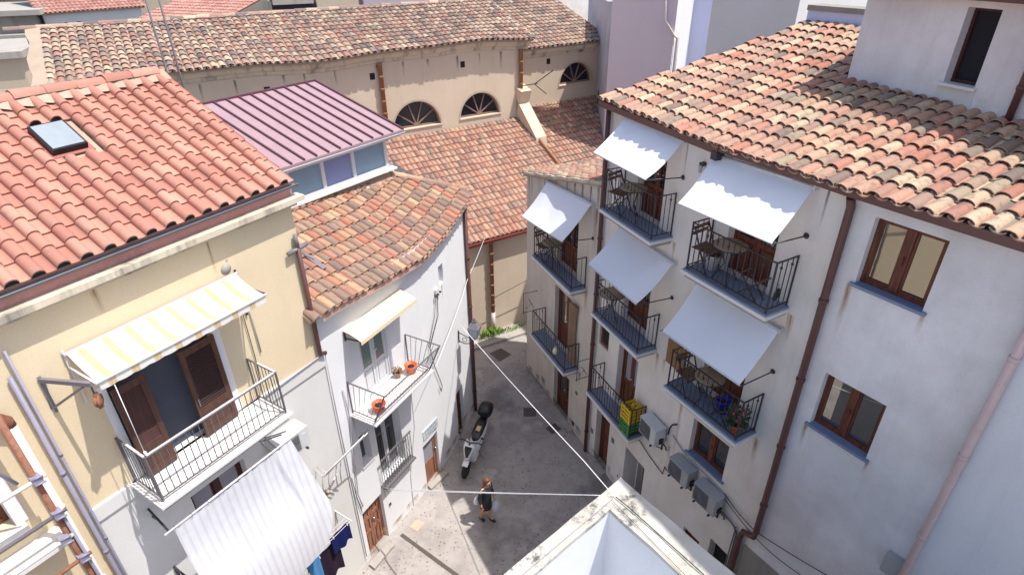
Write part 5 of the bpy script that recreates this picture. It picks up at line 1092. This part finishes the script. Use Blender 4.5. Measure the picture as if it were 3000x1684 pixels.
for lb, p, a in (('round table on the top balcony under the sunlit left awning', TE.P(5.85, .3, 8.302), .5), ('round table on the balcony above the ground floor window', TE.P(8.78, .3, 5.432), .9), ('round table on the corner house upper balcony', TE.P(2.22, .25, 5.422), .2), ('small round table alone on the middle balcony under the shaded awning', TE.P(5.42, .3, 5.502), .7)): copy_thing(t_, lb, p, a)
def stool(label, s_, z):
    t = thing('folding_stand', label, 'stand', TE.P(s_, .3, z), rT); b = MB()
    for y in (-.1, .1): b.bar((-.2, y, 0), (.2, y, .4), .02); b.bar((.2, y, 0), (-.2, y, .4), .02)
    b.build('legs', M['iron'], t, False); b = MB()
    for x in (-.2, .2): b.bar((x, -.16, .4), (x, .16, .4), .025)
    b.build('crossbar', M['woodslat'], t, False)
stool('black crossed leg stand on the right half of the upper balcony', 9.25, 8.222); stool('black crossed leg stand beside the pink flowers on the lower balcony', 9.22, 5.432)
def pot(name, label, loc, r, h, m, cat='flower pot', handles=False):
    t = thing(name, label, cat, loc); b = MB(); b.lathe([(r*.7, 0), (r*.95, h*.9), (r*1.06, h*.9), (r*1.06, h), (r*.92, h), (r*.86, h*.8), (.01, h*.8)], (0, 0, 0), 18); b.build('body', M[m], t, False)
    b = MB(); b.lathe([(r*.84, h*.79), (.01, h*.82)], (0, 0, 0), 12); b.build('soil', M['rubber'], t, False); return t
def sprout(t, n, r, h, m, m2=None, z0=0., size=.05):
    rnd = random.Random(n); b = MB()
    for i in range(n):
        a = rnd.uniform(0, 6.28); q = r*math.sqrt(rnd.random()); z = z0+h*rnd.random(); d = Vector((math.cos(a), math.sin(a), rnd.uniform(.2, 1))).normalized(); p = Vector((q*math.cos(a), q*math.sin(a), z)); s_ = d.orthogonal().normalized()
        b.quad(p-s_*size*.4, p+d*size*.5-s_*size*.5, p+d*size, p+s_*size*.4)
    b.build('foliage', M[m], t, False)
    if m2:
        for i in range(9): a = i*2.4; q = r*.8*math.sqrt((i+.5)/9); f_ = MB(); f_.ball((q*math.cos(a), q*math.sin(a), z0+h*(.75+.25*math.sin(i*1.7))), .035, 7, 0, (1, 1, .6)); f_.build('flower', M[m2], t, False)
fp = pot('flower_pot', 'pot of pink flowers in the front corner of the lower right balcony', TE.P(9.6, .36, 5.432), .11, .2, 'terracotta'); sprout(fp, 150, .17, .34, 'leaf2', 'petal', .18, .07)
pot('bucket', 'bright blue bucket beside the table on the lower right balcony', TE.P(9.08, .16, 5.432), .14, .32, 'bplastic', 'bucket')
bk = pot('planter', 'white planter with dry brown plant on the upper balcony under the widest awning', TE.P(8.2, .13, 8.222), .14, .3, 'wplastic', 'planter'); sprout(bk, 60, .15, .16, 'bamboo', None, .26, .09)
for lb, s_, d in (('orange pot at the street end of the white house balcony', 2.2, .3), ('orange pot at the near front corner of the white house balcony', .78, .5)):
    o = pot('plant_pot', lb, WH.P(s_, d, 4.622), .15, .22, 'orange'); o['group'] = 'orange pots on the white house balcony'
o = pot('plant_pot', 'small straw coloured pot by the balcony door of the white house', WH.P(1.9, .14, 4.622), .08, .16, 'strawcloth'); sprout(o, 40, .09, .14, 'bamboo', None, .12, .06)
tr_ = thing('round_tray', 'dark round tray hung on the right railing of the upper balcony', 'tray', TE.P(9.72, .3, 8.5), rT); b = MB(); b.lathe([(.11, -.008), (.115, .0), (.11, .008)], (0, 0, 0), 20, 0, Vector((1, .2, 0))); b.build('dish', M['black'], tr_, False); b = MB(); b.tube([(0, 0, .11), (0, 0, .2)], .005, 4); b.build('hook', M['iron'], tr_, False)
def crate(label, z, m):
    T = TE.fr(6.6); t = thing('crate', label, 'crate', T(6.62, .28, z), TE.rz(6.6), 'stacked plastic crates on the balcony'); W_, D_, H = .34, .36, .43
    b = MB()
    for k in range(4): zz = .04+.115*k; b.box((0, D_/2, zz), (W_, .012, .07)); b.box((0, -D_/2, zz), (W_, .012, .07)); b.box((W_/2, 0, zz), (.012, D_, .07)); b.box((-W_/2, 0, zz), (.012, D_, .07))
    for x in (-W_/2, W_/2):
        for y in (-D_/2, D_/2): b.box((x, y, H/2), (.035, .035, H))
    b.box((0, 0, .015), (W_, D_, .02)); b.build('frame', M[m], t, False)
    b = MB()
    for i in (-1, 1):
        for j in (-1, 1): b.lathe([(.06, .02), (.06, .3), (.03, .38), (.001, .385)], (i*.08, j*.085, 0), 10)
    b.build('contents', M[m], t, False); return t
crate('green plastic crate, bottom of the stack on the narrow balcony', 2.845, 'gplastic'); crate('yellow plastic crate on top of the green one', 3.278, 'yplastic')
# drape on the corner house, drying frames, wall lights
dp = attach('curtain', 'striped brown curtain hanging at the corner house middle balcony door', 'curtain', TE, 3.3, 0, 2.6); b = MB()
b.grid([[L3(-.18+.36*j/18*(1-.25*math.sin(q*math.pi)), .1+.05*math.sin(j*1.3), z_) for j in range(19)] for q, z_ in ((0, 2.05), (.3, 1.6), (.6, 1.0), (.9, .5), (1, .0))], 0, True); b.build('cloth', M['strawcloth'], dp, False)
b = MB(); b.tube([L3(-.3, .1, 2.08), L3(.25, .1, 2.08)], .012, 6); b.build('rod', M['iron'], dp, False)
for lb, s_, z_, sc_ in (('folding iron drying frame on the far corner of the stained house', .75, 3.0, 1.), ('iron drying frame between the corner house and the crate balcony', 4.2, 2.75, .9)):
    t = attach('clothes_airer', lb, 'clothes airer', TE, s_, 0, z_, 'iron drying frames on the corner house'); b = MB(); b.tube([L3(0, .0, 0), L3(0, .5*sc_, 0), L3(.05, .5*sc_, .0), L3(.05, .5*sc_, .75*sc_), L3(.05, 0, .75*sc_)], .011, 6); b.tube([L3(0, .1, .1), L3(.02, .3, .5*sc_)], .01, 5); b.build('frame', M['iron'], t, False)
    b = MB()
    for k in range(6): b.tube([L3(-.1+.04*k, .12+.05*k, .2+.05*math.sin(k)), L3(.05+.02*k, .2+.05*k, .3)], .007, 4)
    b.build('lines', M['cable_d'], t, False)
wl = attach('wall_light', 'small grey wall light between the two upper awnings', 'wall light', TE, 7.5, 0, 9.98); b = MB(); box_l(b, -.04, .04, 0, .1, -.02, .04); b.build('mount', M['iron'], wl, False); b = MB(); b.lathe([(.03, -.14), (.04, -.02), (.03, 0)], L3(0, .09, 0), 10); b.build('shade', M['acgrey'], wl, False)
for lb, s_, z_ in (('oval house plaque on the stained corner house beside the downpipe', 3.55, 1.62), ('small plate low on the wall between downpipe and wooden door', 4.55, .95), ('small square plate right of the wooden street door below the crates', 5.6, 1.5), ('tiny dark plate right of the corner house street door', 3.45, .3)):
    t = attach('wall_plate', lb, 'plate', TE, s_, 0, z_); b = MB(); b.lathe([(.07, 0), (.07, .012), (.001, .014)], L3(0, 0, 0), 16, 0, Vector((0, -1, 0))) if 'oval' in lb else box_l(b, -.06, .06, 0, .015, -.08, .08); b.build('plate', M['acgrille'] if 'dark' not in lb else M['black'], t, False)
mb_ = attach('meter_cabinet', 'cream meter cabinet door low on the wall left of the deep recess', 'cabinet', TE, 5.85, 0, .55); b = MB(); box_l(b, -.2, .2, 0, .02, -.28, .28); b.build('door', M['cream'], mb_, False); b = MB(); box_l(b, .15, .17, .02, .035, -.06, .02); b.build('lock', M['black'], mb_, False)
bag = thing('plastic_bag', 'pale yellow bag on the railing of the corner house middle balcony', 'bag', TE.P(3.0, .47, 2.85)); b = MB(); b.ball((0, 0, .12), .11, 10, 0, (.8, .5, 1.2)); b.build('body', plain('yellow_bag', lin((226, 222, 170)), .6), bag, False); b = MB(); b.tube([(-.04, 0, .24), (0, 0, .32), (.04, 0, .24)], .008, 5); b.build('handle', M['wplastic'], bag, False)
# ================================================================== street lamp
lp = attach('street_lamp', 'old glass lantern on a scrolled iron bracket at the white house corner', 'street lamp', WH, 5.2, 0, 3.45)
b = MB(); b.bar(L3(0, .02, .35), L3(0, .02, -.05), .03); b.tube([L3(0, .02, .0), L3(0, .2, -.06), L3(0, .4, -.02), L3(0, .52, .12), L3(0, .52, .22)], .014, 6)
b.tube([L3(0, .2+.07*math.cos(k*.6), .08+.07*math.sin(k*.6)) for k in range(11)], .01, 5); b.tube([L3(0, .02, .3), L3(0, .3, .18), L3(0, .5, .14)], .012, 6); b.build('bracket', M['iron'], lp, False)
b = MB()
def ring(w_, z): return [L3(x, .52+y, z) for x, y in ((-w_, -w_), (w_, -w_), (w_, w_), (-w_, w_))]
lo_, hi_ = ring(.09, .24), ring(.155, .58)
for a in range(4): b.bar(lo_[a], hi_[a], .014); b.bar(lo_[a], lo_[(a+1) % 4], .016); b.bar(hi_[a], hi_[(a+1) % 4], .02)
top_ = ring(.06, .74)
for a in range(4): b.quad(hi_[a], hi_[(a+1) % 4], top_[(a+1) % 4], top_[a])
b.box(L3(0, .52, .77), (.11, .11, .06)); b.lathe([(.04, .8), (.02, .84), (.03, .87), (.001, .9)], L3(0, .52, 0), 8); b.build('lantern', M['gutter_g'], lp, False)
b = MB()
for a in range(4): b.quad(lo_[a]*.98+lo_[(a+2) % 4]*.02, lo_[(a+1) % 4]*.98+lo_[(a+3) % 4]*.02, hi_[(a+1) % 4]*.98+hi_[(a+3) % 4]*.02, hi_[a]*.98+hi_[(a+2) % 4]*.02)
b.build('pane', glass('lantern_glass', lin((150, 160, 170)), .1, 1.5), lp, False)

# ================================================================== scooter (local x forward)
hd = Vector((-1.42, 12.22, 0))-Vector((-1.02, 13.62, 0)); ang = math.atan2(hd.y, hd.x)
sct = thing('scooter', 'white motor scooter with black seat and black top case parked by the white house', 'scooter', (-1.22, 12.95, 0), ang)
sct.matrix_basis = sct.matrix_basis @ Matrix.Rotation(R(-5), 4, 'X') @ Matrix.Scale(1.08, 4)
for x, nm in ((.68, 'front_wheel'), (-.62, 'rear_wheel')):
    b = MB(); b.lathe([(.17, -.055), (.22, -.06), (.255, -.03), (.262, 0), (.255, .03), (.22, .06), (.17, .055)], (x, 0, .262), 22, 0, Vector((0, 1, 0))); wl_ = b.build('tyre' if False else nm, M['rubber'], sct, False)
    b = MB(); b.lathe([(.03, -.06), (.05, -.05), (.17, -.045), (.17, .045), (.05, .05), (.03, .06)], (x, 0, .262), 18, 0, Vector((0, 1, 0))); b.build('rim', M['gutter_g'], wl_, False)
def loft(mb, secs, mi=0, n=14):
    """secs: (x, z, half width, half height, power)"""
    rows = []
    for x, z, w_, h_, *p in secs:
        p = p[0] if p else 2.6; rows.append([Vector((x, w_*math.copysign(abs(math.cos(2*math.pi*k/n))**(2/p), math.cos(2*math.pi*k/n)), z+h_*math.copysign(abs(math.sin(2*math.pi*k/n))**(2/p), math.sin(2*math.pi*k/n)))) for k in range(n)])
    k = mb.grid(rows, mi, True, True); mb.fan([k+j for j in range(n)][::-1], mi); e_ = k+(len(rows)-1)*n; mb.fan([e_+j for j in range(n)], mi)
b = MB(); loft(b, [(-.98, .74, .05, .05), (-.85, .68, .13, .13), (-.5, .60, .17, .17), (-.15, .52, .17, .2), (.0, .42, .16, .16), (.06, .35, .13, .08)]); loft(b, [(.05, .3, .16, .05), (.3, .3, .17, .05), (.42, .36, .17, .08)]); b.build('body', M['scooter'], sct, False)
b = MB(); loft(b, [(-.8, .8, .11, .04), (-.55, .82, .15, .05), (-.2, .77, .15, .045), (.0, .74, .11, .03), (.05, .7, .06, .02)]); st = b.build('seat', M['black'], sct, False)
b = MB(); b.box((-.3, 0, .838), (.2, .12, .012)); b.build('worn_patch', plain('seat_foam', lin((206, 176, 120)), .9, .3), st, False)
b = MB()   # leg shield and nose
prof = [(.36, .3, .17), (.46, .5, .2), (.5, .72, .19), (.5, .9, .16), (.45, 1.0, .13)]
b.grid([[Vector((x-.06*abs(t)**2*1.2-.02, w_*t, z)) for t in (-1, -.6, -.2, .2, .6, 1)] for x, z, w_ in prof], 0, True); b.grid([[Vector((x-.06*abs(t)**2*1.2-.07, w_*t, z)) for t in (-1, -.6, -.2, .2, .6, 1)] for x, z, w_ in prof], 0, True)
loft(b, [(.4, .95, .17, .05), (.52, .88, .15, .1), (.62, .76, .11, .12), (.68, .66, .05, .06)]); b.build('front_fairing', M['scooter'], sct, False)
b = MB(); b.quad((.62, -.09, .9), (.62, .09, .9), (.7, .03, .7), (.7, -.03, .7)); b.quad((.55, -.1, .965), (.55, .1, .965), (.62, .09, .9), (.62, -.09, .9)); b.build('headlight', M['black'], sct, False)
b = MB(); rows = []
for k in range(7): a = R(58+k*15); rows.append([Vector((.68+.3*math.cos(a), y, .262+.3*math.sin(a))) for y in (-.08, -.05, .0, .05, .08)])
b.grid(rows, 0, True); b.build('front_fender', M['scooter'], sct, False)
b = MB(); b.tube([(.42, -.33, 1.02), (.43, -.2, 1.06), (.45, 0, 1.02), (.43, .2, 1.06), (.42, .33, 1.02)], .016, 8); b.bar((.48, 0, 1.0), (.68, 0, .3), .05)
for y in (-.07, .07): b.tube([(.62, y, .5), (.68, y, .262)], .018, 6)
b.build('handlebar', M['black'], sct, False)
for y in (-.3, .3): b = MB(); b.tube([(.44, y*.8, 1.06), (.4, y, 1.2)], .008, 5); b.ball((.4, y*1.05, 1.23), .055, 8, 0, (.3, 1, .7)); b.build('mirror', M['black'], sct, False)
b = MB(); loft(b, [(-1.16, 1.0, .1, .1), (-1.1, .99, .19, .15), (-.92, .99, .21, .17), (-.76, .99, .19, .15), (-.7, .97, .1, .09)]); b.bar((-.9, 0, .74), (-.9, 0, .86), .14); b.build('top_case', M['black'], sct, False)
b = MB(); b.bar((-.9, 0, .6), (-.62, .09, .262), .05); b.tube([(-.1, .1, .25), (-.5, -.14, .25), (-.9, -.15, .32)], .035, 8); b.bar((.02, .15, .3), (-.02, .3, .02), .02); b.build('chassis', M['gutter_g'], sct, False)
b = MB(); b.box((-1.02, 0, .62), (.04, .14, .08)); b.build('tail_light', plain('red_lens', lin((150, 30, 30)), .3), sct, False)

# ================================================================== person
def skin_mesh(name, verts, edges, rad, m, parent, sub=2):
    me = bpy.data.meshes.new('tmp'); me.from_pydata([tuple(v) for v in verts], edges, []); o = bpy.data.objects.new('tmp', me); C.objects.link(o)
    o.modifiers.new('s', 'SKIN'); o.modifiers.new('d', 'SUBSURF').levels = sub
    lay = me.skin_vertices[0].data
    for i, r in enumerate(rad): lay[i].radius = r if isinstance(r, tuple) else (r, r)
    lay[0].use_root = True
    dg = bpy.context.evaluated_depsgraph_get(); m2 = bpy.data.meshes.new_from_object(o.evaluated_get(dg)); bpy.data.objects.remove(o); m2.name = name
    m2.materials.clear(); m2.materials.append(m)
    for p_ in m2.polygons: p_.use_smooth = True
    q = bpy.data.objects.new(name, m2); C.objects.link(q); q.parent = parent; return q
pf = math.atan2(-.62, .78)
pn = thing('person', 'woman in dark jacket walking up the alley with a white bag in her hand', 'person', (-.77, 10.7, 0), pf)
# local x forward, y left; mid stride
V = [(0, 0, .86), (.02, 0, 1.0), (.03, 0, 1.15), (.04, 0, 1.3), (.06, 0, 1.4), (.09, 0, 1.47), (.11, 0, 1.55), (.11, 0, 1.62),
     (0, .08, .82), (.06, .08, .46), (.07, .08, .09), (.2, .09, .035), (0, -.08, .82), (-.01, -.08, .46), (-.15, -.08, .12), (-.07, -.08, .03),
     (.04, .17, 1.36), (-.02, .23, 1.1), (.1, .22, .9), (.13, .21, .82), (.04, -.17, 1.36), (.0, -.24, 1.1), (.06, -.25, .87), (.08, -.25, .79)]
Ed = [(0, 1), (1, 2), (2, 3), (3, 4), (4, 5), (5, 6), (6, 7), (0, 8), (8, 9), (9, 10), (10, 11), (0, 12), (12, 13), (13, 14), (14, 15), (3, 16), (16, 17), (17, 18), (18, 19), (3, 20), (20, 21), (21, 22), (22, 23)]
Rd = [(.13, .15), (.11, .13), (.11, .14), (.1, .14), (.05, .05), (.045, .045), (.085, .075), (.07, .065), .09, .058, .037, .035, .09, .058, .037, .035, .055, .042, .03, .028, .055, .042, .03, .028]
body = skin_mesh('body', V, Ed, Rd, M['skin'], pn)
jv = [(0, 0, .8), (.01, 0, .92), (.02, 0, 1.05), (.03, 0, 1.18), (.04, 0, 1.3), (.05, 0, 1.38), (.04, .16, 1.355), (-.02, .235, 1.1), (.09, .225, .93), (.04, -.16, 1.355), (.0, -.245, 1.1), (.05, -.255, .9)]
skin_mesh('jacket', jv, [(0, 1), (1, 2), (2, 3), (3, 4), (4, 5), (4, 6), (6, 7), (7, 8), (4, 9), (9, 10), (10, 11)], [(.165, .185), (.16, .18), (.145, .165), (.14, .165), (.12, .15), (.075, .08), .075, .058, .05, .075, .058, .05], M['jacket'], pn)
b = MB(); b.lathe([(.165, .55), (.17, .72), (.15, .9), (.13, .95)], (0, 0, 0), 18); b.build('skirt', M['skirt'], pn, False)
b = MB(); rows = []
for i in range(9):
    a = math.pi*i/8*.78; rows.append([Vector((.1+.11*math.sin(a)*math.cos(t_)-.02+(-.02 if math.cos(t_) < 0 else -.035 if i > 3 else 0), .1*math.sin(a)*math.sin(t_)*1.02, 1.59+.125*math.cos(a))) for t_ in [2*math.pi*k/18 for k in range(18)]])
b.grid(rows, 0, True, True); b.ball((.03, 0, 1.5), .085, 12, 0, (.8, 1.1, .95)); b.build('hair', M['hair'], pn, False)
for y in (-.03, .03): b = MB(); b.ball((.192, y, 1.585), .011, 8); b.build('eye', M['black'], pn, False)
b = MB(); b.ball((.2, 0, 1.555), .016, 8, 0, (1, .7, 1.3)); b.build('nose', M['skin'], pn, False); b = MB(); b.ball((.19, 0, 1.522), .02, 8, 0, (.4, 1, .3)); b.build('mouth', M['petal'], pn, False)
for (p_, q_) in (((.06, .08, .05), (.23, .09, .03)), ((-.16, -.08, .08), (-.02, -.08, .025))):
    b = MB(); p_ = Vector(p_); q_ = Vector(q_); b.tube([p_-(q_-p_)*.15, p_, (p_+q_)/2, q_, q_+(q_-p_)*.15], [.02, .045, .042, .04, .018], 10); b.build('shoe', M['black'], pn, False)
for y, x, z in ((.21, .14, .81), (-.25, .09, .78)):   # hands: palm, four curled fingers and a thumb
    hv = [(x, y, z), (x+.01, y, z-.04)]; he = [(0, 1)]; hr = [.024, .026]
    for k in range(4):
        i = len(hv); yy = y-.027+.018*k; L = (.05, .058, .055, .045)[k]; hv += [(x+.015, yy, z-.06), (x+.03, yy, z-.06-L*.6), (x+.01, yy, z-.06-L)]; he += [(1, i), (i, i+1), (i+1, i+2)]; hr += [.009, .008, .007]
    i = len(hv); sgn = 1 if y < 0 else -1; hv += [(x+.03, y+.02*sgn, z-.02), (x+.05, y+.03*sgn, z-.05)]; he += [(0, i), (i, i+1)]; hr += [.01, .008]
    skin_mesh('hand', hv, he, hr, M['skin'], pn, 1)
Mp = pn.matrix_basis = pn.matrix_basis @ Matrix.Scale(.96, 4)
bg = thing('carrier_bag', 'white plastic carrier bag held in the walking woman\'s hand', 'bag', Mp @ Vector((.16, .22, .34)), pf)
b = MB(); b.lathe([(.03, 0), (.1, .03), (.125, .14), (.1, .26), (.04, .34), (.03, .37)], (0, 0, 0), 12); b.build('body', M['bagcloth'], bg, False); b = MB(); b.tube([(-.02, 0, .35), (-.01, 0, .43), (.02, 0, .35)], .008, 5); b.build('handle', M['bagcloth'], bg, False)
hb_ = thing('shoulder_bag', 'white shoulder bag hanging at the walking woman\'s back', 'bag', Mp @ Vector((-.12, -.2, .78)), pf)
b = MB(); b.ball((0, 0, .12), .13, 12, 0, (.6, 1.0, 1.0)); b.build('body', M['wplastic'], hb_, False); b = MB(); b.tube([(0, -.06, .22), (.1, .03, .5), (.16, .05, .6), (.2, .12, .5), (.1, .12, .25)], .012, 5); b.build('strap', M['wplastic'], hb_, False)

# ================================================================== weeds at the church kerb
rnd = random.Random(8); b = MB()
for i in range(900):
    t = rnd.random(); c = Vector((-1.3, 18.95, .1))+(Vector((2.0, 20.75, .1))-Vector((-1.3, 18.95, .1)))*t; dens = .35+.65*max(0, math.sin(t*9+.6)); 
    if rnd.random() > dens: continue
    c += Vector((rnd.gauss(0, .09), rnd.gauss(0, .09), 0)); h_ = rnd.uniform(.05, .32)*dens; a = rnd.uniform(0, 6.28); d = Vector((math.cos(a)*.5, math.sin(a)*.5, 1)).normalized(); s_ = Vector((-math.sin(a), math.cos(a), 0)); w_ = rnd.uniform(.02, .05)
    p_ = c+Vector((0, 0, h_*.4)); b.quad(p_, p_+d*h_*.5-s_*w_, p_+d*h_, p_+d*h_*.5+s_*w_)
tag(b.build('weeds', M['leaf'], None), 'green weeds growing along the foot of the church wall', 'weeds', kind='stuff')

# ================================================================== antennas
for lb, x, y, z0, z1, hd_ in (('thin aerial mast with a grid head behind the red roof', -7.0, 12.75, 8, 13.28, True), ('bare aerial mast with a guy wire at the end of the red ridge', -6.4, 12.1, 8, 13.6, False)):
    t = thing('aerial_mast', lb, 'aerial', (x, y, z0), 0, 'aerial masts behind the red roof'); b = MB(); b.tube([(0, 0, 0), (0, 0, z1-z0)], .02, 6); b.build('mast', M['rail_l'], t, False)
    if hd_:
        b = MB()
        for k in range(6): b.bar((-.05+.06*k, -.14, z1-z0+.04), (-.05+.06*k, .14, z1-z0+.04), .012)
        b.bar((-.08, 0, z1-z0+.02), (.3, 0, z1-z0+.02), .02); b.build('grid_head', M['iron'], t, False)
    else:
        b = MB(); b.tube([(0, 0, z1-z0), (.35, .25, z1-z0-.75)], .006, 4); b.build('guy_wire', M['cable_d'], t, False)

# ================================================================== houses far behind on the left
def far_house(name, label, A, B, dep, z0, z1, wallm, roofm=None, rise=1.5, over=.3, band=None, cat='house'):
    A = Vector((*A, 0)); B = Vector((*B, 0)); e = (B-A).normalized(); n = Vector((-e.y, e.x, 0)); L = (B-A).length
    t = thing(name, label, cat, (A+B)/2+n*dep/2); b = MB(); prism(b, [(A).xy, B.xy, (B+n*dep).xy, (A+n*dep).xy], z0, z1); b.build('wall', M[wallm], t)
    if roofm == 'slab':
        b = MB(); prism(b, [(A-e*over-n*over).xy, (B+e*over-n*over).xy, (B+e*over+n*(dep+over)).xy, (A-e*over+n*(dep+over)).xy], z1+.004, z1+.35); b.quad(*[(*q.xy, z1+.004) for q in (A-e*over-n*over, B+e*over-n*over, B+e*over+n*(dep+over), A-e*over+n*(dep+over))]); b.build('roof', M['concrete'], t)
    elif roofm:
        tile_roof(t, 'roof', [M[roofm], M['mortar']], A-n*over+Vector((0, 0, z1+.05)), e, n, math.atan(rise/dep), -over, L+over, 0, dep+over, .3, .5, jit=.6)
    if band: b = MB(); T_ = lambda s_, d, z: A+e*s_-n*d+Vector((0, 0, z)); fbox(b, T_, 0, L, .0, .02, *band[:2]); b.build('band', M[band[2]], t)
    return t, A, e, n, L
t, A, e, n, L = far_house('distant_house', 'distant white house with bright red tiled roof at the top left', (-34.4, 48.2), (-29.6, 52.8), 7, 0, 9.15, 'offwhite', 't_far', 2.3, .25)
for s_ in (1.2, 2.0): b = MB(); b.quad(A+e*s_-n*.02+Vector((0, 0, 8.2)), A+e*(s_+.3)-n*.02+Vector((0, 0, 8.2)), A+e*(s_+.3)-n*.02+Vector((0, 0, 8.5)), A+e*s_-n*.02+Vector((0, 0, 8.5))); b.build('window', M['dark'], t)
t, A, e, n, L = far_house('distant_house', 'weathered grey flat topped house at the top left corner', (-46, 43.5), (-34.5, 47.6), 8, 0, 9.2, 'stone', 'slab', 0, .5); b = MB(); fbox(b, lambda s_, d, z: A+e*s_-n*d+Vector((0, 0, z)), 2, 12.3, .0, .9, 7.6, 8.0); b.build('ledge', M['concrete'], t)
far_house('garden_wall', 'long low grey wall in front of the red roofed distant house', (-34, 46), (-27.5, 52), .6, 0, 8.5, 'concrete', None, cat='wall')
t, A, e, n, L = far_house('distant_house', 'pale flat roofed block left of the church roof end', (-37, 31.5), (-27.6, 35.6), 6, 0, 8.1, 'tan', 'slab', 0, .3)
for s_, z_ in ((3.2, 6.6), (6.5, 6.7)): b = MB(); fbox(b, lambda q, d, z: A+e*q-n*d+Vector((0, 0, z)), s_, s_+2.2, .0, .02, z_, z_+1.0); b.build('window', M['dark'], t)
b = MB(); fbox(b, lambda q, d, z: A+e*q-n*d+Vector((0, 0, z)), 3, 10.2, .0, 1.2, 5.6, 5.9); b.build('ledge', M['concrete'], t)
far_house('distant_house', 'low house with pinkish sloping roof behind the aerial masts', (-25.5, 44.5), (-19, 41.5), 6, 0, 8.9, 'offwhite', 't_far', 1.6, .2)
t, A, e, n, L = far_house('distant_house', 'grey gabled end wall behind the church ridge', (-22.6, 49.0), (-16.5, 51.5), 5, 0, 8.8, 'concrete'); b = MB(); b.hexa([A+Vector((0, 0, 8.81)), A+e*L+Vector((0, 0, 8.81)), A+e*L+n*5+Vector((0, 0, 8.81)), A+n*5+Vector((0, 0, 8.81)), A+e*2.4+Vector((0, 0, 10.3)), A+e*3.0+Vector((0, 0, 10.3)), A+e*3+n*5+Vector((0, 0, 10.3)), A+e*2.4+n*5+Vector((0, 0, 10.3))]); b.build('gable', M['concrete'], t)
far_house('distant_house', 'tan tower like house behind the grid headed aerial', (-31.5, 57), (-27.5, 59), 5, 0, 11, 'tan')
far_house('distant_house', 'bright white house block behind the grey gable', (-21, 60), (-16.8, 62), 5, 0, 10.2, 'white')
far_house('distant_house', 'dark blue building behind the church ridge', (-16.6, 46.6), (-14.2, 47.6), 4, 0, 9.7, 'dark', 'slab', 0, .1)
far_house('distant_house', 'beige house right of the dark blue building', (-14, 48), (-11.2, 49.2), 4, 0, 10.2, 'tan')
far_house('distant_house', 'maroon house beyond the middle of the church ridge', (-11, 50), (-3, 53), 5, 0, 10.4, 'mauve', 't_far', 1.4, .2)
for k, (x, y, m_, h_) in enumerate(((-52, 62, 'offwhite', 9), (-40, 70, 'tan', 9.5), (-27, 76, 'cream', 9.6), (-14, 72, 'white', 9.4), (-64, 74, 'concrete', 8.5), (0, 78, 'cream', 9.5))):
    far_house('distant_house', ('low off white house far beyond the grey flat topped house', 'tan house far behind the red roofed distant house', 'cream house far behind the tan tower', 'white house far beyond the beige house', 'grey house at the farthest left of the town', 'cream house far behind the maroon house')[k], (x, y), (x+11, y+4), 8, 0, h_, m_, 't_far', 1.5, .3)
